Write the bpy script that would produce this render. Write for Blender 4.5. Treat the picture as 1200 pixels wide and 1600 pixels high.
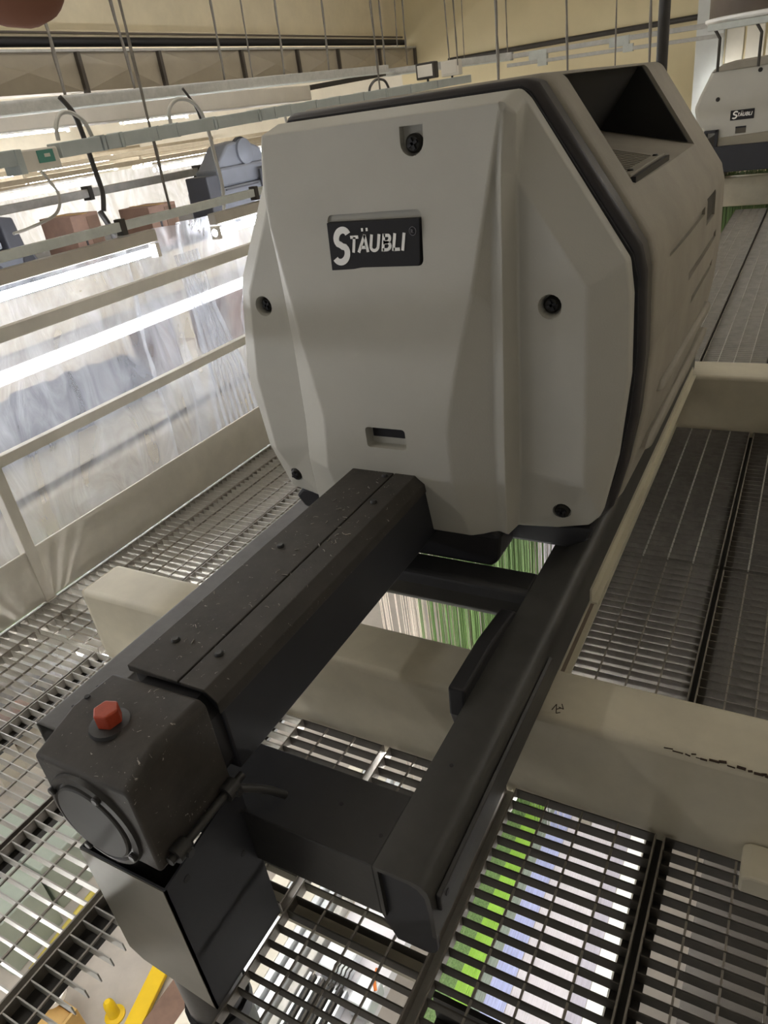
import bpy, bmesh, math, random
from mathutils import Vector, Matrix, noise

# ------------------------------------------------------------------ clean
for o in list(bpy.data.objects):
    bpy.data.objects.remove(o)
S = bpy.context.scene
COL = S.collection
random.seed(5)

# ------------------------------------------------------------------ camera
# metres; walkway grating top = z 0, machine axis = +y, eye height 1.5
cd = bpy.data.cameras.new('camera')
cam = bpy.data.objects.new('camera', cd)
COL.objects.link(cam)
CR = ((0.87407, 0.46890, -0.12698), (-0.13236, 0.48137, 0.86647), (0.46742, -0.74055, 0.48281))
RT, UP, BK = [Vector(v).normalized() for v in CR]
m = Matrix((RT, UP, BK)).transposed().to_4x4()
m.translation = (0, 0, 1.5)
cam.matrix_world = m
cd.sensor_fit = 'VERTICAL'
cd.sensor_height = 36.0
cd.lens = 1127.0 / 1600.0 * 36.0
cd.clip_start = 0.02
cd.clip_end = 100
S.camera = cam

# ------------------------------------------------------------------ world, exposure
W = bpy.data.worlds.new('world')
S.world = W
W.use_nodes = True
W.node_tree.nodes['Background'].inputs[0].default_value = (1.0, 0.98, 0.95, 1)
W.node_tree.nodes['Background'].inputs[1].default_value = 0.16
S.view_settings.view_transform = 'Standard'
S.view_settings.look = 'None'
S.view_settings.gamma = 1
S.view_settings.exposure = 0.40
S.view_settings.use_curve_mapping = False
TUBE = 36.0           # emission of the fluorescent tubes in the hall
TUBE_LEFT = 34.0      # the long row beyond the railing
TUBE_LOW = 38.0       # brighter tubes close above the looms


# ------------------------------------------------------------------ helpers
def lin(h):
    h = h.lstrip('#')
    r = []
    for i in (0, 2, 4):
        c = int(h[i:i + 2], 16) / 255
        r.append(c / 12.92 if c <= .04045 else ((c + .055) / 1.055) ** 2.4)
    return (r[0], r[1], r[2], 1)


MATS = {}


def mat(name, color, rough=.5, metal=0, var=.12, scale=6, bump=0, bscale=60, fleck=0, fcol='#b8b2a8', stretch=None):
    """procedural surface: colour with large soft variation, fine relief, optional pale lint"""
    if name in MATS:
        return MATS[name]
    M = bpy.data.materials.new(name)
    M.use_nodes = True
    nt = M.node_tree
    N, L = nt.nodes, nt.links
    b = N['Principled BSDF']
    b.inputs['Roughness'].default_value = rough
    b.inputs['Metallic'].default_value = metal
    tc = N.new('ShaderNodeTexCoord')
    mp = N.new('ShaderNodeMapping')
    L.new(tc.outputs['Object'], mp.inputs[0])
    if stretch:
        mp.inputs['Scale'].default_value = stretch
    c = lin(color)
    n1 = N.new('ShaderNodeTexNoise')
    n1.inputs['Scale'].default_value = scale
    n1.inputs['Detail'].default_value = 5
    n1.inputs['Roughness'].default_value = .65
    L.new(mp.outputs[0], n1.inputs['Vector'])
    mx = N.new('ShaderNodeMix')
    mx.data_type = 'RGBA'
    mx.inputs['A'].default_value = tuple(max(0, v * (1 - var)) for v in c[:3]) + (1,)
    mx.inputs['B'].default_value = tuple(min(1, v * (1 + var)) for v in c[:3]) + (1,)
    mr = N.new('ShaderNodeMapRange')
    mr.inputs[1].default_value = .3
    mr.inputs[2].default_value = .7
    L.new(n1.outputs[0], mr.inputs[0])
    L.new(mr.outputs[0], mx.inputs['Factor'])
    out = mx.outputs['Result']
    if fleck:
        n2 = N.new('ShaderNodeTexNoise')
        n2.inputs['Scale'].default_value = 55
        n2.inputs['Detail'].default_value = 3
        n2.inputs['Distortion'].default_value = 2.5
        L.new(mp.outputs[0], n2.inputs['Vector'])
        m2 = N.new('ShaderNodeMapRange')
        m2.inputs[1].default_value = .70 - fleck * .1
        m2.inputs[2].default_value = .76 - fleck * .1
        m2.inputs[4].default_value = .75
        L.new(n2.outputs[0], m2.inputs[0])
        x2 = N.new('ShaderNodeMix')
        x2.data_type = 'RGBA'
        L.new(m2.outputs[0], x2.inputs['Factor'])
        L.new(out, x2.inputs['A'])
        x2.inputs['B'].default_value = lin(fcol)
        out = x2.outputs['Result']
    L.new(out, b.inputs['Base Color'])
    if bump:
        n3 = N.new('ShaderNodeTexNoise')
        n3.inputs['Scale'].default_value = bscale
        n3.inputs['Detail'].default_value = 3
        L.new(mp.outputs[0], n3.inputs['Vector'])
        bp = N.new('ShaderNodeBump')
        bp.inputs['Strength'].default_value = bump
        bp.inputs['Distance'].default_value = .004
        L.new(n3.outputs[0], bp.inputs['Height'])
        L.new(bp.outputs[0], b.inputs['Normal'])
    MATS[name] = M
    return M


def emit(name, color, s):
    if name in MATS:
        return MATS[name]
    M = bpy.data.materials.new(name)
    M.use_nodes = True
    nt = M.node_tree
    nt.nodes.remove(nt.nodes['Principled BSDF'])
    e = nt.nodes.new('ShaderNodeEmission')
    e.inputs[0].default_value = lin(color)
    e.inputs[1].default_value = s
    nt.links.new(e.outputs[0], nt.nodes['Material Output'].inputs[0])
    MATS[name] = M
    return M


def film_mat(name, amount, tint='#eef2fa'):
    M = bpy.data.materials.new(name)
    M.use_nodes = True
    nt = M.node_tree
    N, L = nt.nodes, nt.links
    N.remove(N['Principled BSDF'])
    out = N['Material Output']
    tr = N.new('ShaderNodeBsdfTransparent')
    di = N.new('ShaderNodeBsdfDiffuse')
    di.inputs[0].default_value = lin(tint)
    tl = N.new('ShaderNodeBsdfTranslucent')
    tl.inputs[0].default_value = lin(tint)
    gl = N.new('ShaderNodeBsdfGlossy')
    gl.inputs[1].default_value = .18
    a = N.new('ShaderNodeMixShader')
    a.inputs[0].default_value = .55
    L.new(di.outputs[0], a.inputs[1])
    L.new(tl.outputs[0], a.inputs[2])
    g = N.new('ShaderNodeMixShader')
    g.inputs[0].default_value = .12
    L.new(a.outputs[0], g.inputs[1])
    L.new(gl.outputs[0], g.inputs[2])
    tc = N.new('ShaderNodeTexCoord')
    mp = N.new('ShaderNodeMapping')
    mp.inputs['Scale'].default_value = (1, 1.6, .55)
    mp.inputs['Rotation'].default_value = (.35, 0, 0)
    L.new(tc.outputs['Object'], mp.inputs[0])
    n = N.new('ShaderNodeTexNoise')
    n.inputs['Scale'].default_value = 3.2
    n.inputs['Detail'].default_value = 6
    n.inputs['Distortion'].default_value = 1.2
    L.new(mp.outputs[0], n.inputs['Vector'])
    r = N.new('ShaderNodeMapRange')
    r.inputs[1].default_value = .35
    r.inputs[2].default_value = .72
    r.inputs[3].default_value = amount * .6
    r.inputs[4].default_value = min(.97, amount * 1.45)
    L.new(n.outputs[0], r.inputs[0])
    f = N.new('ShaderNodeMixShader')
    L.new(r.outputs[0], f.inputs[0])
    L.new(tr.outputs[0], f.inputs[1])
    L.new(g.outputs[0], f.inputs[2])
    bp = N.new('ShaderNodeBump')
    bp.inputs['Strength'].default_value = .6
    bp.inputs['Distance'].default_value = .05
    L.new(n.outputs[0], bp.inputs['Height'])
    for s in (di, tl, gl):
        L.new(bp.outputs[0], s.inputs['Normal'])
    L.new(f.outputs[0], out.inputs[0])
    MATS[name] = M
    return M


def wloc(o):
    v = Vector((0, 0, 0))
    while o:
        v += o.location
        o = o.parent
    return v


class MB:
    def __init__(s):
        s.v, s.f = [], []

    def add(s, vs, fs):
        k = len(s.v)
        s.v += [Vector(p) for p in vs]
        s.f += [tuple(i + k for i in f) for f in fs]
        return s

    def box(s, x0, x1, y0, y1, z0, z1):
        return s.add([(x0, y0, z0), (x1, y0, z0), (x1, y1, z0), (x0, y1, z0), (x0, y0, z1), (x1, y0, z1), (x1, y1, z1), (x0, y1, z1)],
                     [(0, 3, 2, 1), (4, 5, 6, 7), (0, 1, 5, 4), (1, 2, 6, 5), (2, 3, 7, 6), (3, 0, 4, 7)])

    def prism(s, poly, axis, a, b):
        """extrude a 2D polygon: axis 'y' -> poly (x,z); 'x' -> (y,z); 'z' -> (x,y)"""
        def P(p, t):
            return {'y': (p[0], t, p[1]), 'x': (t, p[0], p[1]), 'z': (p[0], p[1], t)}[axis]
        n = len(poly)
        vs = [P(p, a) for p in poly] + [P(p, b) for p in poly]
        fs = [tuple(range(n)), tuple(range(2 * n - 1, n - 1, -1))]
        fs += [(i, i + n, (i + 1) % n + n, (i + 1) % n) for i in range(n)]
        return s.add(vs, fs)

    def tube(s, pts, r, n=10, cap=True):
        pts = [Vector(p) for p in pts]
        rs = r if isinstance(r, (list, tuple)) else [r] * len(pts)
        rings = []
        up = None
        for i, p in enumerate(pts):
            d = (pts[min(i + 1, len(pts) - 1)] - pts[max(i - 1, 0)]).normalized()
            if up is None:
                up = Vector((0, 0, 1)) if abs(d.z) < .9 else Vector((1, 0, 0))
            u = (up - d * up.dot(d)).normalized()
            up = u
            w = d.cross(u)
            rings.append([p + (u * math.cos(t) + w * math.sin(t)) * rs[i] for t in [2 * math.pi * k / n for k in range(n)]])
        vs = [q for g in rings for q in g]
        fs = []
        for i in range(len(pts) - 1):
            for k in range(n):
                fs.append((i * n + k, i * n + (k + 1) % n, (i + 1) * n + (k + 1) % n, (i + 1) * n + k))
        if cap:
            fs.append(tuple(range(n - 1, -1, -1)))
            fs.append(tuple(range((len(pts) - 1) * n, len(pts) * n)))
        return s.add(vs, fs)

    def bar(s, p, q, w, h, up=(0, 0, 1)):
        p, q, up = Vector(p), Vector(q), Vector(up)
        d = (q - p).normalized()
        a = d.cross(up).normalized() * (w / 2)
        b = a.cross(d).normalized() * (h / 2)
        return s.add([p - a - b, p + a - b, p + a + b, p - a + b, q - a - b, q + a - b, q + a + b, q - a + b],
                     [(0, 1, 2, 3), (7, 6, 5, 4), (0, 4, 5, 1), (1, 5, 6, 2), (2, 6, 7, 3), (3, 7, 4, 0)])

    def lathe(s, c, prof, axis='z', n=20):
        """prof: list of (radius, height along the axis); c the base point"""
        c = Vector(c)
        ax = {'x': (Vector((0, 1, 0)), Vector((0, 0, 1)), Vector((1, 0, 0))), 'y': (Vector((0, 0, 1)), Vector((1, 0, 0)), Vector((0, 1, 0))),
              '-y': (Vector((1, 0, 0)), Vector((0, 0, 1)), Vector((0, -1, 0))), 'z': (Vector((1, 0, 0)), Vector((0, 1, 0)), Vector((0, 0, 1)))}[axis]
        vs, fs = [], []
        for r, h in prof:
            for k in range(n):
                t = 2 * math.pi * k / n
                vs.append(c + ax[2] * h + (ax[0] * math.cos(t) + ax[1] * math.sin(t)) * r)
        for i in range(len(prof) - 1):
            for k in range(n):
                fs.append((i * n + k, i * n + (k + 1) % n, (i + 1) * n + (k + 1) % n, (i + 1) * n + k))
        fs.append(tuple(range(n - 1, -1, -1)))
        fs.append(tuple(range((len(prof) - 1) * n, len(prof) * n)))
        return s.add(vs, fs)

    def build(s, name, material, parent=None, bevel=0, seg=2, smooth=0, angle=30, fixn=True, kind=None, label=None):
        me = bpy.data.meshes.new(name)
        base = wloc(parent) if parent else Vector((0, 0, 0))
        me.from_pydata([p - base for p in s.v], [], s.f)
        if fixn:
            bm = bmesh.new()
            bm.from_mesh(me)
            bmesh.ops.recalc_face_normals(bm, faces=bm.faces)
            bm.to_mesh(me)
            bm.free()
        me.materials.append(material)
        if smooth:
            for p in me.polygons:
                p.use_smooth = True
            me.set_sharp_from_angle(angle=math.radians(smooth))
        o = bpy.data.objects.new(name, me)
        COL.objects.link(o)
        if parent:
            o.parent = parent
        if bevel:
            md = o.modifiers.new('bevel', 'BEVEL')
            md.width = bevel
            md.segments = seg
            md.limit_method = 'ANGLE'
            md.angle_limit = math.radians(angle)
        if kind:
            o['kind'] = kind
        if label:
            o['label'] = label
        return o


def apply_mods(o):
    dg = bpy.context.evaluated_depsgraph_get()
    me = bpy.data.meshes.new_from_object(o.evaluated_get(dg))
    o.modifiers.clear()
    o.data = me
    return o


def cut(o, cutters):
    """boolean-subtract temporary solids from o, then delete them"""
    bpy.context.view_layer.update()
    for c in cutters:
        md = o.modifiers.new('cut', 'BOOLEAN')
        md.object = c
        md.operation = 'DIFFERENCE'
        md.solver = 'EXACT'
    apply_mods(o)
    for c in cutters:
        bpy.data.objects.remove(c)


def tag(o, label, cat, group=None, kind=None):
    o['label'] = label
    o['category'] = cat
    if group:
        o['group'] = group
    if kind:
        o['kind'] = kind
    return o


def thing(name, label, cat, loc, group=None):
    o = bpy.data.objects.new(name, None)
    o.empty_display_size = .1
    COL.objects.link(o)
    o.location = loc
    return tag(o, label, cat, group)


def inst(o, name, parent, loc):
    """another object with the same mesh data"""
    c = bpy.data.objects.new(name, o.data)
    COL.objects.link(c)
    c.parent = parent
    c.location = Vector(loc) - wloc(parent)
    return c


def struct(o):
    o['kind'] = 'structure'
    return o


def lettering(txt, size, material, parent, origin, shear=0, offset=0, name='lettering', xaxis=(1, 0, 0), zaxis=(0, 0, 1), thick=.001, width=None):
    cu = bpy.data.curves.new(name, 'FONT')
    cu.body = txt
    cu.size = size
    cu.shear = shear
    cu.offset = offset
    cu.extrude = thick
    t = bpy.data.objects.new('tmp_text', cu)
    COL.objects.link(t)
    bpy.context.view_layer.update()
    dg = bpy.context.evaluated_depsgraph_get()
    me = bpy.data.meshes.new_from_object(t.evaluated_get(dg))
    bpy.data.objects.remove(t)
    xa, za = Vector(xaxis), Vector(zaxis)
    na = xa.cross(za)
    base = wloc(parent)
    x_lo = min(v.co.x for v in me.vertices)
    k = width / (max(v.co.x for v in me.vertices) - x_lo) if width else 1
    for v in me.vertices:
        v.co.x = (v.co.x - x_lo) * k
    for v in me.vertices:
        p = Vector(origin) + xa * v.co.x + za * v.co.y + na * v.co.z
        v.co = p - base
    me.materials.clear()
    me.materials.append(material)
    me.name = name
    o = bpy.data.objects.new(name, me)
    COL.objects.link(o)
    o.parent = parent
    return o


def stroke_letters(origin, height, parent, material, glyphs, width, shear, name='lettering', stroke=.2):
    """flat bold printed letters built from stroke bars; glyphs: list of paths in a unit cap-height frame"""
    m_ = MB()
    w = stroke * height / 2
    xs_ = [p[0] for g in glyphs for p in g]
    kx = width / (max(xs_) - min(xs_))
    for g in glyphs:
        P = [Vector((origin[0] + (p[0] - min(xs_)) * kx + shear * p[1] * height, 0, origin[2] + p[1] * height)) for p in g]
        L_, R2 = [], []
        for i in range(len(P)):
            a_, b_ = P[max(i - 1, 0)], P[min(i + 1, len(P) - 1)]
            d = (b_ - a_).normalized()
            nrm = Vector((-d.z, 0, d.x))
            L_.append(P[i] + nrm * w)
            R2.append(P[i] - nrm * w)
        for i in range(len(P) - 1):
            q = [L_[i], L_[i + 1], R2[i + 1], R2[i]]
            m_.add([(v.x, origin[1] - .0006, v.z) for v in q] + [(v.x, origin[1] + .0006, v.z) for v in q],
                   [(0, 1, 2, 3), (7, 6, 5, 4), (0, 4, 5, 1), (1, 5, 6, 2), (2, 6, 7, 3), (3, 7, 4, 0)])
    return m_.build(name, material, parent)


def arc(c, r, a0, a1, n):
    return [(c[0] + r * math.cos(math.radians(a0 + (a1 - a0) * i / n)), c[1] + r * math.sin(math.radians(a0 + (a1 - a0) * i / n))) for i in range(n + 1)]


G_S = [[(.34 + .25 * math.cos(math.radians(a)), .755 + .245 * math.sin(math.radians(a))) for a in range(28, 236, 14)] + [(.27, .545), (.36, .49)] +
       [(.30 + .27 * math.cos(math.radians(a)), .265 + .265 * math.sin(math.radians(a))) for a in range(50, -152, -14)]]
def _word():
    o_, x = [], 0
    o_ += [[(x, .9), (x + .62, .9)], [(x + .31, .9), (x + .31, 0)]]
    x += .72
    o_ += [[(x, 0), (x + .38, 1.0)], [(x + .36, 1.0), (x + .72, 0)], [(x + .16, .28), (x + .56, .28)], [(x + .10, 1.30), (x + .24, 1.30)], [(x + .46, 1.30), (x + .60, 1.30)]]
    x += .92
    o_ += [[(x, 1.0), (x, .30)] + [(x + .28 - .28 * math.cos(math.radians(a)), .32 - .25 * math.sin(math.radians(a))) for a in range(0, 181, 20)] + [(x + .56, .34), (x + .56, 1.0)]]
    x += .93
    o_ += [[(x, 0), (x, 1.0)], [(x, .91), (x + .28, .91)] + [(x + .28 + .18 * math.sin(math.radians(a)), .73 + .18 * math.cos(math.radians(a))) for a in range(20, 161, 20)] + [(x + .28, .53), (x, .53)],
           [(x, .50), (x + .30, .50)] + [(x + .30 + .22 * math.sin(math.radians(a)), .295 + .205 * math.cos(math.radians(a))) for a in range(20, 161, 20)] + [(x + .30, .09), (x, .09)]]
    x += .80
    o_ += [[(x, 1.0), (x, 0)], [(x, .09), (x + .46, .09)]]
    x += .68
    o_ += [[(x, 0), (x, 1.0)]]
    return o_


G_W = _word()

# ------------------------------------------------------------------ materials
PANEL = mat('panel_grey_plastic', '#b9b7ae', .55, var=.05, scale=3, bump=.12, bscale=220)
BODY = mat('body_grey_plastic', '#979185', .62, var=.14, scale=4, bump=.15, bscale=200)
GASKET = mat('black_rubber', '#17161a', .55, var=.2)
NEARBLACK = mat('near_black_matt', '#14120f', .8, var=.2)
BLACK = mat('black_paint', '#2e2d2d', .42, var=.18, scale=9, bump=.06, bscale=90)
BLACKD = mat('black_paint_dusty', '#383430', .6, var=.3, scale=14, bump=.15, bscale=70, fleck=.1)
BLACKB = mat('black_paint_blue', '#25262c', .55, var=.15, scale=5)
PLATE = mat('black_nameplate', '#1b1a1e', .75, var=.1)
WHITEP = mat('white_print', '#fbfaf6', .5, var=.03)
GREYP = mat('grey_print', '#77747a', .5, var=.03)
SCREW = mat('dark_screw', '#282622', .45, metal=.5, var=.2)
ORANGE = mat('orange_plastic', '#b0452c', .4, var=.15, scale=30)
CREAM = mat('cream_beam_paint', '#cbc4b0', .55, var=.10, scale=5, bump=.05, bscale=40)
CREAM2 = mat('cream_rail_paint', '#dcd7cc', .5, var=.08, scale=7)
TRIM = mat('cream_channel_paint', '#c9c3ae', .5, var=.08)
BROWNW = mat('brown_channel_web', '#6d5f52', .6, var=.1)
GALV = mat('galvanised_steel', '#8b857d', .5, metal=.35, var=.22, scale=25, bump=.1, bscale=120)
GALVD = mat('galvanised_dark', '#3d3933', .65, metal=.1, var=.25, scale=18)  # dark steel; on the right-hand grating bars it carries their shade
GALV_SHADE = mat('galvanised_shade', '#625d56', .55, metal=.25, var=.3, scale=22)  # same grating steel with half shade put into the colour
GALVL = mat('galvanised_light', '#b4b2ac', .45, metal=.25, var=.15, scale=14)  # pale steel; on left and far grating bars it carries the lamplight
DKSTEEL = mat('dark_support_steel', '#25221f', .6, var=.2)
STRUT = mat('pale_strut', '#c2c6c0', .5, var=.1, scale=12)
TRAYM = mat('grey_tray', '#aeb5b3', .5, metal=.05, var=.08)
DUCT = mat('duct_sheet', '#a69c8a', .55, metal=.05, var=.08, scale=3)
WALL = mat('cream_wall', '#d9cdb0', .85, var=.08, scale=2.5, bump=.05)
WALL2 = mat('end_wall_paint', '#dcd0ac', .85, var=.05, scale=1.5)
WALL3 = mat('pale_wall', '#ddd8cb', .85, var=.08, scale=2)
PALE = mat('pale_pilaster', '#c9ccca', .6, var=.05)
CONC = mat('concrete_floor', '#b8b0a6', .7, var=.12, scale=3, bump=.05)
BROWN = mat('brown_metal', '#5c5146', .6, var=.15)
WIRE = mat('grey_wire', '#6f6960', .5, var=.2, scale=20)
WIREL = mat('pale_cable', '#b9b6ae', .5, var=.1)
WIRED = mat('dark_cable', '#3a3734', .5, var=.2)
BEIGE = mat('beige_box', '#d6d0c4', .5, var=.04)
TEAL = mat('teal_label', '#4f8a7c', .5, var=.1)
CARD = mat('cardboard', '#84695a', .8, var=.15, scale=8)
CARDD = mat('cardboard_dark', '#6b5343', .8, var=.15, scale=8)
BLUEG = mat('blue_grey_paint', '#71747c', .5, var=.08)
BLUEGD = mat('blue_grey_dark', '#3d3e44', .5, var=.1)
GREENY = mat('green_yarn', '#6f8c54', .6, var=.45, scale=3, stretch=(60, 60, 1))
GREENL = mat('lime_yarn', '#9ccb4c', .6, var=.2, scale=8)
LILAC = mat('lilac_yarn', '#b7bde6', .6, var=.25, scale=5, stretch=(60, 1, 1))
WHITEY = mat('white_yarn', '#d9d3d9', .6, var=.1, scale=5, stretch=(50, 1, 1))
GREYY = mat('grey_yarn', '#8f9a8f', .6, var=.3, scale=6, stretch=(60, 1, 1))
PINKY = mat('pale_yarn', '#e3d7cc', .6, var=.15, scale=5, stretch=(50, 50, 1))
YELLOW = mat('yellow_paint', '#f0c818', .5, var=.06)
ALU = mat('loom_aluminium', '#d6dadd', .35, metal=.4, var=.08)
LOOMC = mat('loom_cream', '#d9d2c2', .5, var=.07)
LOOMG = mat('loom_grey_green', '#aab3a6', .5, var=.06)
BLUEP = mat('blue_plastic', '#1d5fae', .45, var=.08)
TERRA = mat('terracotta_yarn', '#c27a52', .7, var=.12)
CLOTHG = mat('grey_cloth', '#56575f', .85, var=.3, scale=7, bump=.4, bscale=18)
SKIN = mat('skin', '#8c6250', 1.0, var=.08)
NAIL = mat('nail', '#a87565', .4, var=.05)
MARK = mat('pencil_mark', '#4b4238', .8, var=.1)
LAMPT = emit('tube_light', '#fffcf8', TUBE)
LAMPS = emit('tube_light_railing', '#f6f8ff', TUBE_LEFT)
LAMPL = emit('tube_light_loom', '#f8f6f2', TUBE_LOW)
FILM = film_mat('clear_film', .46)
FILM2 = film_mat('milky_film', .62)

# ------------------------------------------------------------------ setting
FZ = -2.6
struct(MB().box(-14, 6, -5, 12.6, FZ - .1, FZ).build('floor', CONC))
struct(MB().box(-6.3, 6, 12.5, 12.7, FZ, 3.4).build('wall_end', WALL2))
struct(MB().box(-14, -6.3, 12.5, 12.7, FZ, 3.4).build('wall_end', WALL3))
struct(MB().box(-14.2, -14, -5, 12.5, FZ, 3.4).build('wall_left', WALL3))
struct(MB().box(5.6, 5.8, -5, 12.5, FZ, 3.4).build('wall_right', WALL3))
struct(MB().box(-14.2, 5.8, -5, 12.7, 3.4, 3.5).build('ceiling', WALL3))
# bulkhead above the air duct, with its ledge
struct(MB().box(-6.5, -6.3, -3, 12.5, 2.40, 3.4).build('wall_bulkhead', WALL))
struct(MB().box(-6.3, -6.16, -3, 12.36, 2.44, 2.50).box(-6.3, -6.22, -3, 12.42, 2.40, 2.44).build('trim_1', WALL, bevel=.01))
struct(MB().box(-1.72, -1.38, 12.3, 12.5, FZ, 3.4).build('trim_2', PALE))
o = MB()
for k in range(5):
    o.box(-1.36 + k * .25, -1.14 + k * .25, 12.46, 12.5, 1.42, 1.86)
struct(o.build('trim_3', WALL3, bevel=.01))
# ------------------------------------------------------------------ steel grating walkway
bar_src = {}


def grate(x0, x1, y0, y1, label, fine=True, name='grating_panel', bars=None, right=True):
    t = thing(name, label, 'grating', ((x0 + x1) / 2, y0, -.03), 'steel grating panels of the walkway')
    w = x1 - x0
    bm_ = bars or (GALVL if x1 < -1.1 else GALVD)  # one steel, light put into its colour: pale bars left, dark bars right
    f = MB().box(x0, x0 + .004, y0, y1, -.03, 0)
    f.build('border_strip', GALV, t)
    if right:
        MB().box(x1 - .004, x1, y0, y1, -.03, 0).build('border_strip', GALV, t)
    n = max(1, int((y1 - y0) / .0343))
    ys = [y0 + .002 + (y1 - y0 - .004) * i / n for i in range(n + 1)]
    nr = max(1, round(w / .0775))
    xs = [x0 + w * k / nr for k in range(1, nr)]
    if fine:
        first = None
        for y in ys:
            if first is None:
                first = MB().box(x0 + .004, x1 - .004, y - .0016, y + .0016, -.03, -.001).build('bearing_bar', bm_, t)
                y_first = y
            else:
                c = bpy.data.objects.new('bearing_bar', first.data)
                COL.objects.link(c)
                c.parent = t
                c.location = (0, y - y_first, 0)
        first = None
        for x in xs:
            if first is None:
                first = MB().bar((x, y0, -.004), (x, y1, -.004), .0045, .0055).build('cross_rod', GALV, t)
                xf = x
            else:
                c = bpy.data.objects.new('cross_rod', first.data)
                COL.objects.link(c)
                c.parent = t
                c.location = (x - xf, 0, 0)
    else:
        m = MB()
        for y in ys:
            m.box(x0 + .004, x1 - .004, y - .0016, y + .0016, -.03, -.001)
        m.build('bearing_bars', bars or GALV, t, kind='stuff', fixn=False)
        for x in xs:
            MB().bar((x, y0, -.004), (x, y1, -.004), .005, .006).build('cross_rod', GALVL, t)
    return t


YA, YB = .02, 1.15
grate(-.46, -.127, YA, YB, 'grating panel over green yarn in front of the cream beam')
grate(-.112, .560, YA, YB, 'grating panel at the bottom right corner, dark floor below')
grate(-.46, -.127, 1.345, 2.262, 'grating panel just behind the near cream beam, beside the machine', bars=GALV_SHADE)
grate(-.112, .560, 1.345, 2.262, 'grating panel behind the near cream beam at the right edge', bars=GALV_SHADE)
grate(-.46, -.127, 2.282, 3.43, 'grating panel before the far cream beam, beside the machine', fine=False, bars=GALV_SHADE)
grate(-.112, .560, 2.282, 3.43, 'grating panel before the far cream beam at the right edge', fine=False, bars=GALV_SHADE)
for (x0, x1, nm) in ((-.80, -.475, 'nearest the machine end'), (-.46, -.127, 'in the middle of the far walkway'), (-.112, .560, 'at the right of the far walkway')):  # pale bar colour carries the light on the far walkway
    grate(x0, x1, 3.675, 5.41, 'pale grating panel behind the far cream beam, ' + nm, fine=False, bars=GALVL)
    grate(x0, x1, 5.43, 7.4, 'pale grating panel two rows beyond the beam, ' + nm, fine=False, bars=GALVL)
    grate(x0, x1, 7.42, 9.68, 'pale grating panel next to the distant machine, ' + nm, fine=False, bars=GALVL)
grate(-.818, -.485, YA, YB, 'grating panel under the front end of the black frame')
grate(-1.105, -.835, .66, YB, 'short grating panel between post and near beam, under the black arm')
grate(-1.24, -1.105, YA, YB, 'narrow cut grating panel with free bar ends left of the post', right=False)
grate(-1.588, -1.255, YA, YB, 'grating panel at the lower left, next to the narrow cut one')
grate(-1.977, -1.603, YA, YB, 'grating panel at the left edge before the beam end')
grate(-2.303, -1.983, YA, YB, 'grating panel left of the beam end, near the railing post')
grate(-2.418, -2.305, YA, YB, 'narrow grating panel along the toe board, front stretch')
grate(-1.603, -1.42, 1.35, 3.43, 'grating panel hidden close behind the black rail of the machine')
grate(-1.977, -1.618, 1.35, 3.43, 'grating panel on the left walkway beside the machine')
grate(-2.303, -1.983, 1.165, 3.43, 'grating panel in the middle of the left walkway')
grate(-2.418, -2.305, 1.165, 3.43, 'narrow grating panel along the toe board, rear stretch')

# dark support steel below the panels
k = 0
for (x, y0, y1, lb) in ((-.120, .0, 1.16, 'dark support bar under the joint of the two front right panels'),
                        (-.120, 1.34, 3.44, 'dark support bar under the joint behind the near beam'),
                        (-.480, .0, 1.16, 'pale lit support bar beside the front end of the black frame'),
                        (-1.21, .0, 1.16, 'dark support bar left of the post'),
                        (-1.595, .0, 1.16, 'dark support bar under the lower left panels'),
                        (-1.98, .0, 1.16, 'dark support bar under the panels near the railing'),
                        (-.467, 3.67, 9.7, 'dark support bar under the distant walkway joint left'),
                        (-.120, 3.67, 9.7, 'dark support bar under the distant walkway joint right')):
    hw = .013 if abs(x + .480) < .001 else .028
    t = MB().box(x - hw, x + hw, y0, y1, -.044, -.032).box(x - .004, x + .004, y0, y1, -.075, -.044)
    tag(t.build('support_bar', GALVL if hw < .02 else DKSTEEL), lb, 'support')  # the narrow bar's pale steel has the light on it in its colour
tag(MB().box(-.47, .5, .66, .672, -.16, -.078).box(-.47, .5, .60, .66, -.172, -.16).build('cross_support', DKSTEEL),
    'dark cross support angle below the front right grating', 'support')
tag(MB().box(-1.1, -.50, .655, .70, -.045, -.033).box(-1.1, -.50, .69, .70, -.12, -.045).build('cross_support', CREAM),
    'cream angle bar under the grating below the frame front', 'support')
tag(MB().box(-.45, .5, .52, .59, -.30, -.22).build('cross_support', CREAM), 'cream tube crossing below the front right grating', 'support')

# ------------------------------------------------------------------ cream beams
t = thing('support_beam', 'near cream box beam under the machine with rounded left end', 'beam', (-.4, 1.25, 0))
MB().box(-1.955, 1.6, 1.165, 1.335, -.06, .255).build('beam_body', CREAM, t, bevel=.018, seg=3, smooth=40)
MB().prism([(-1.955, .25), (-1.975, .235), (-1.978, .0), (-1.955, -.03)], 'y', 1.18, 1.32).build('end_cap', CREAM, t, bevel=.005, label='thin cream end cap')
mk = MB()
for p, q in (((-.378, 1.191), (-.373, 1.212)), ((-.373, 1.212), (-.366, 1.184)), ((-.369, 1.196), (-.361, 1.203)), ((-.362, 1.217), (-.354, 1.202)), ((-.354, 1.202), (-.366, 1.205)), ((-.366, 1.184), (-.358, 1.190))):
    mk.bar((p[0], p[1], .2554), (q[0], q[1], .2554), .0022, .0006)
mk.build('pencil_mark', MARK, t, label='small dark pencil scribble')
t = thing('support_beam', 'far cream box beam crossing right behind the machine', 'beam', (-.4, 3.55, 0))
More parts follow.
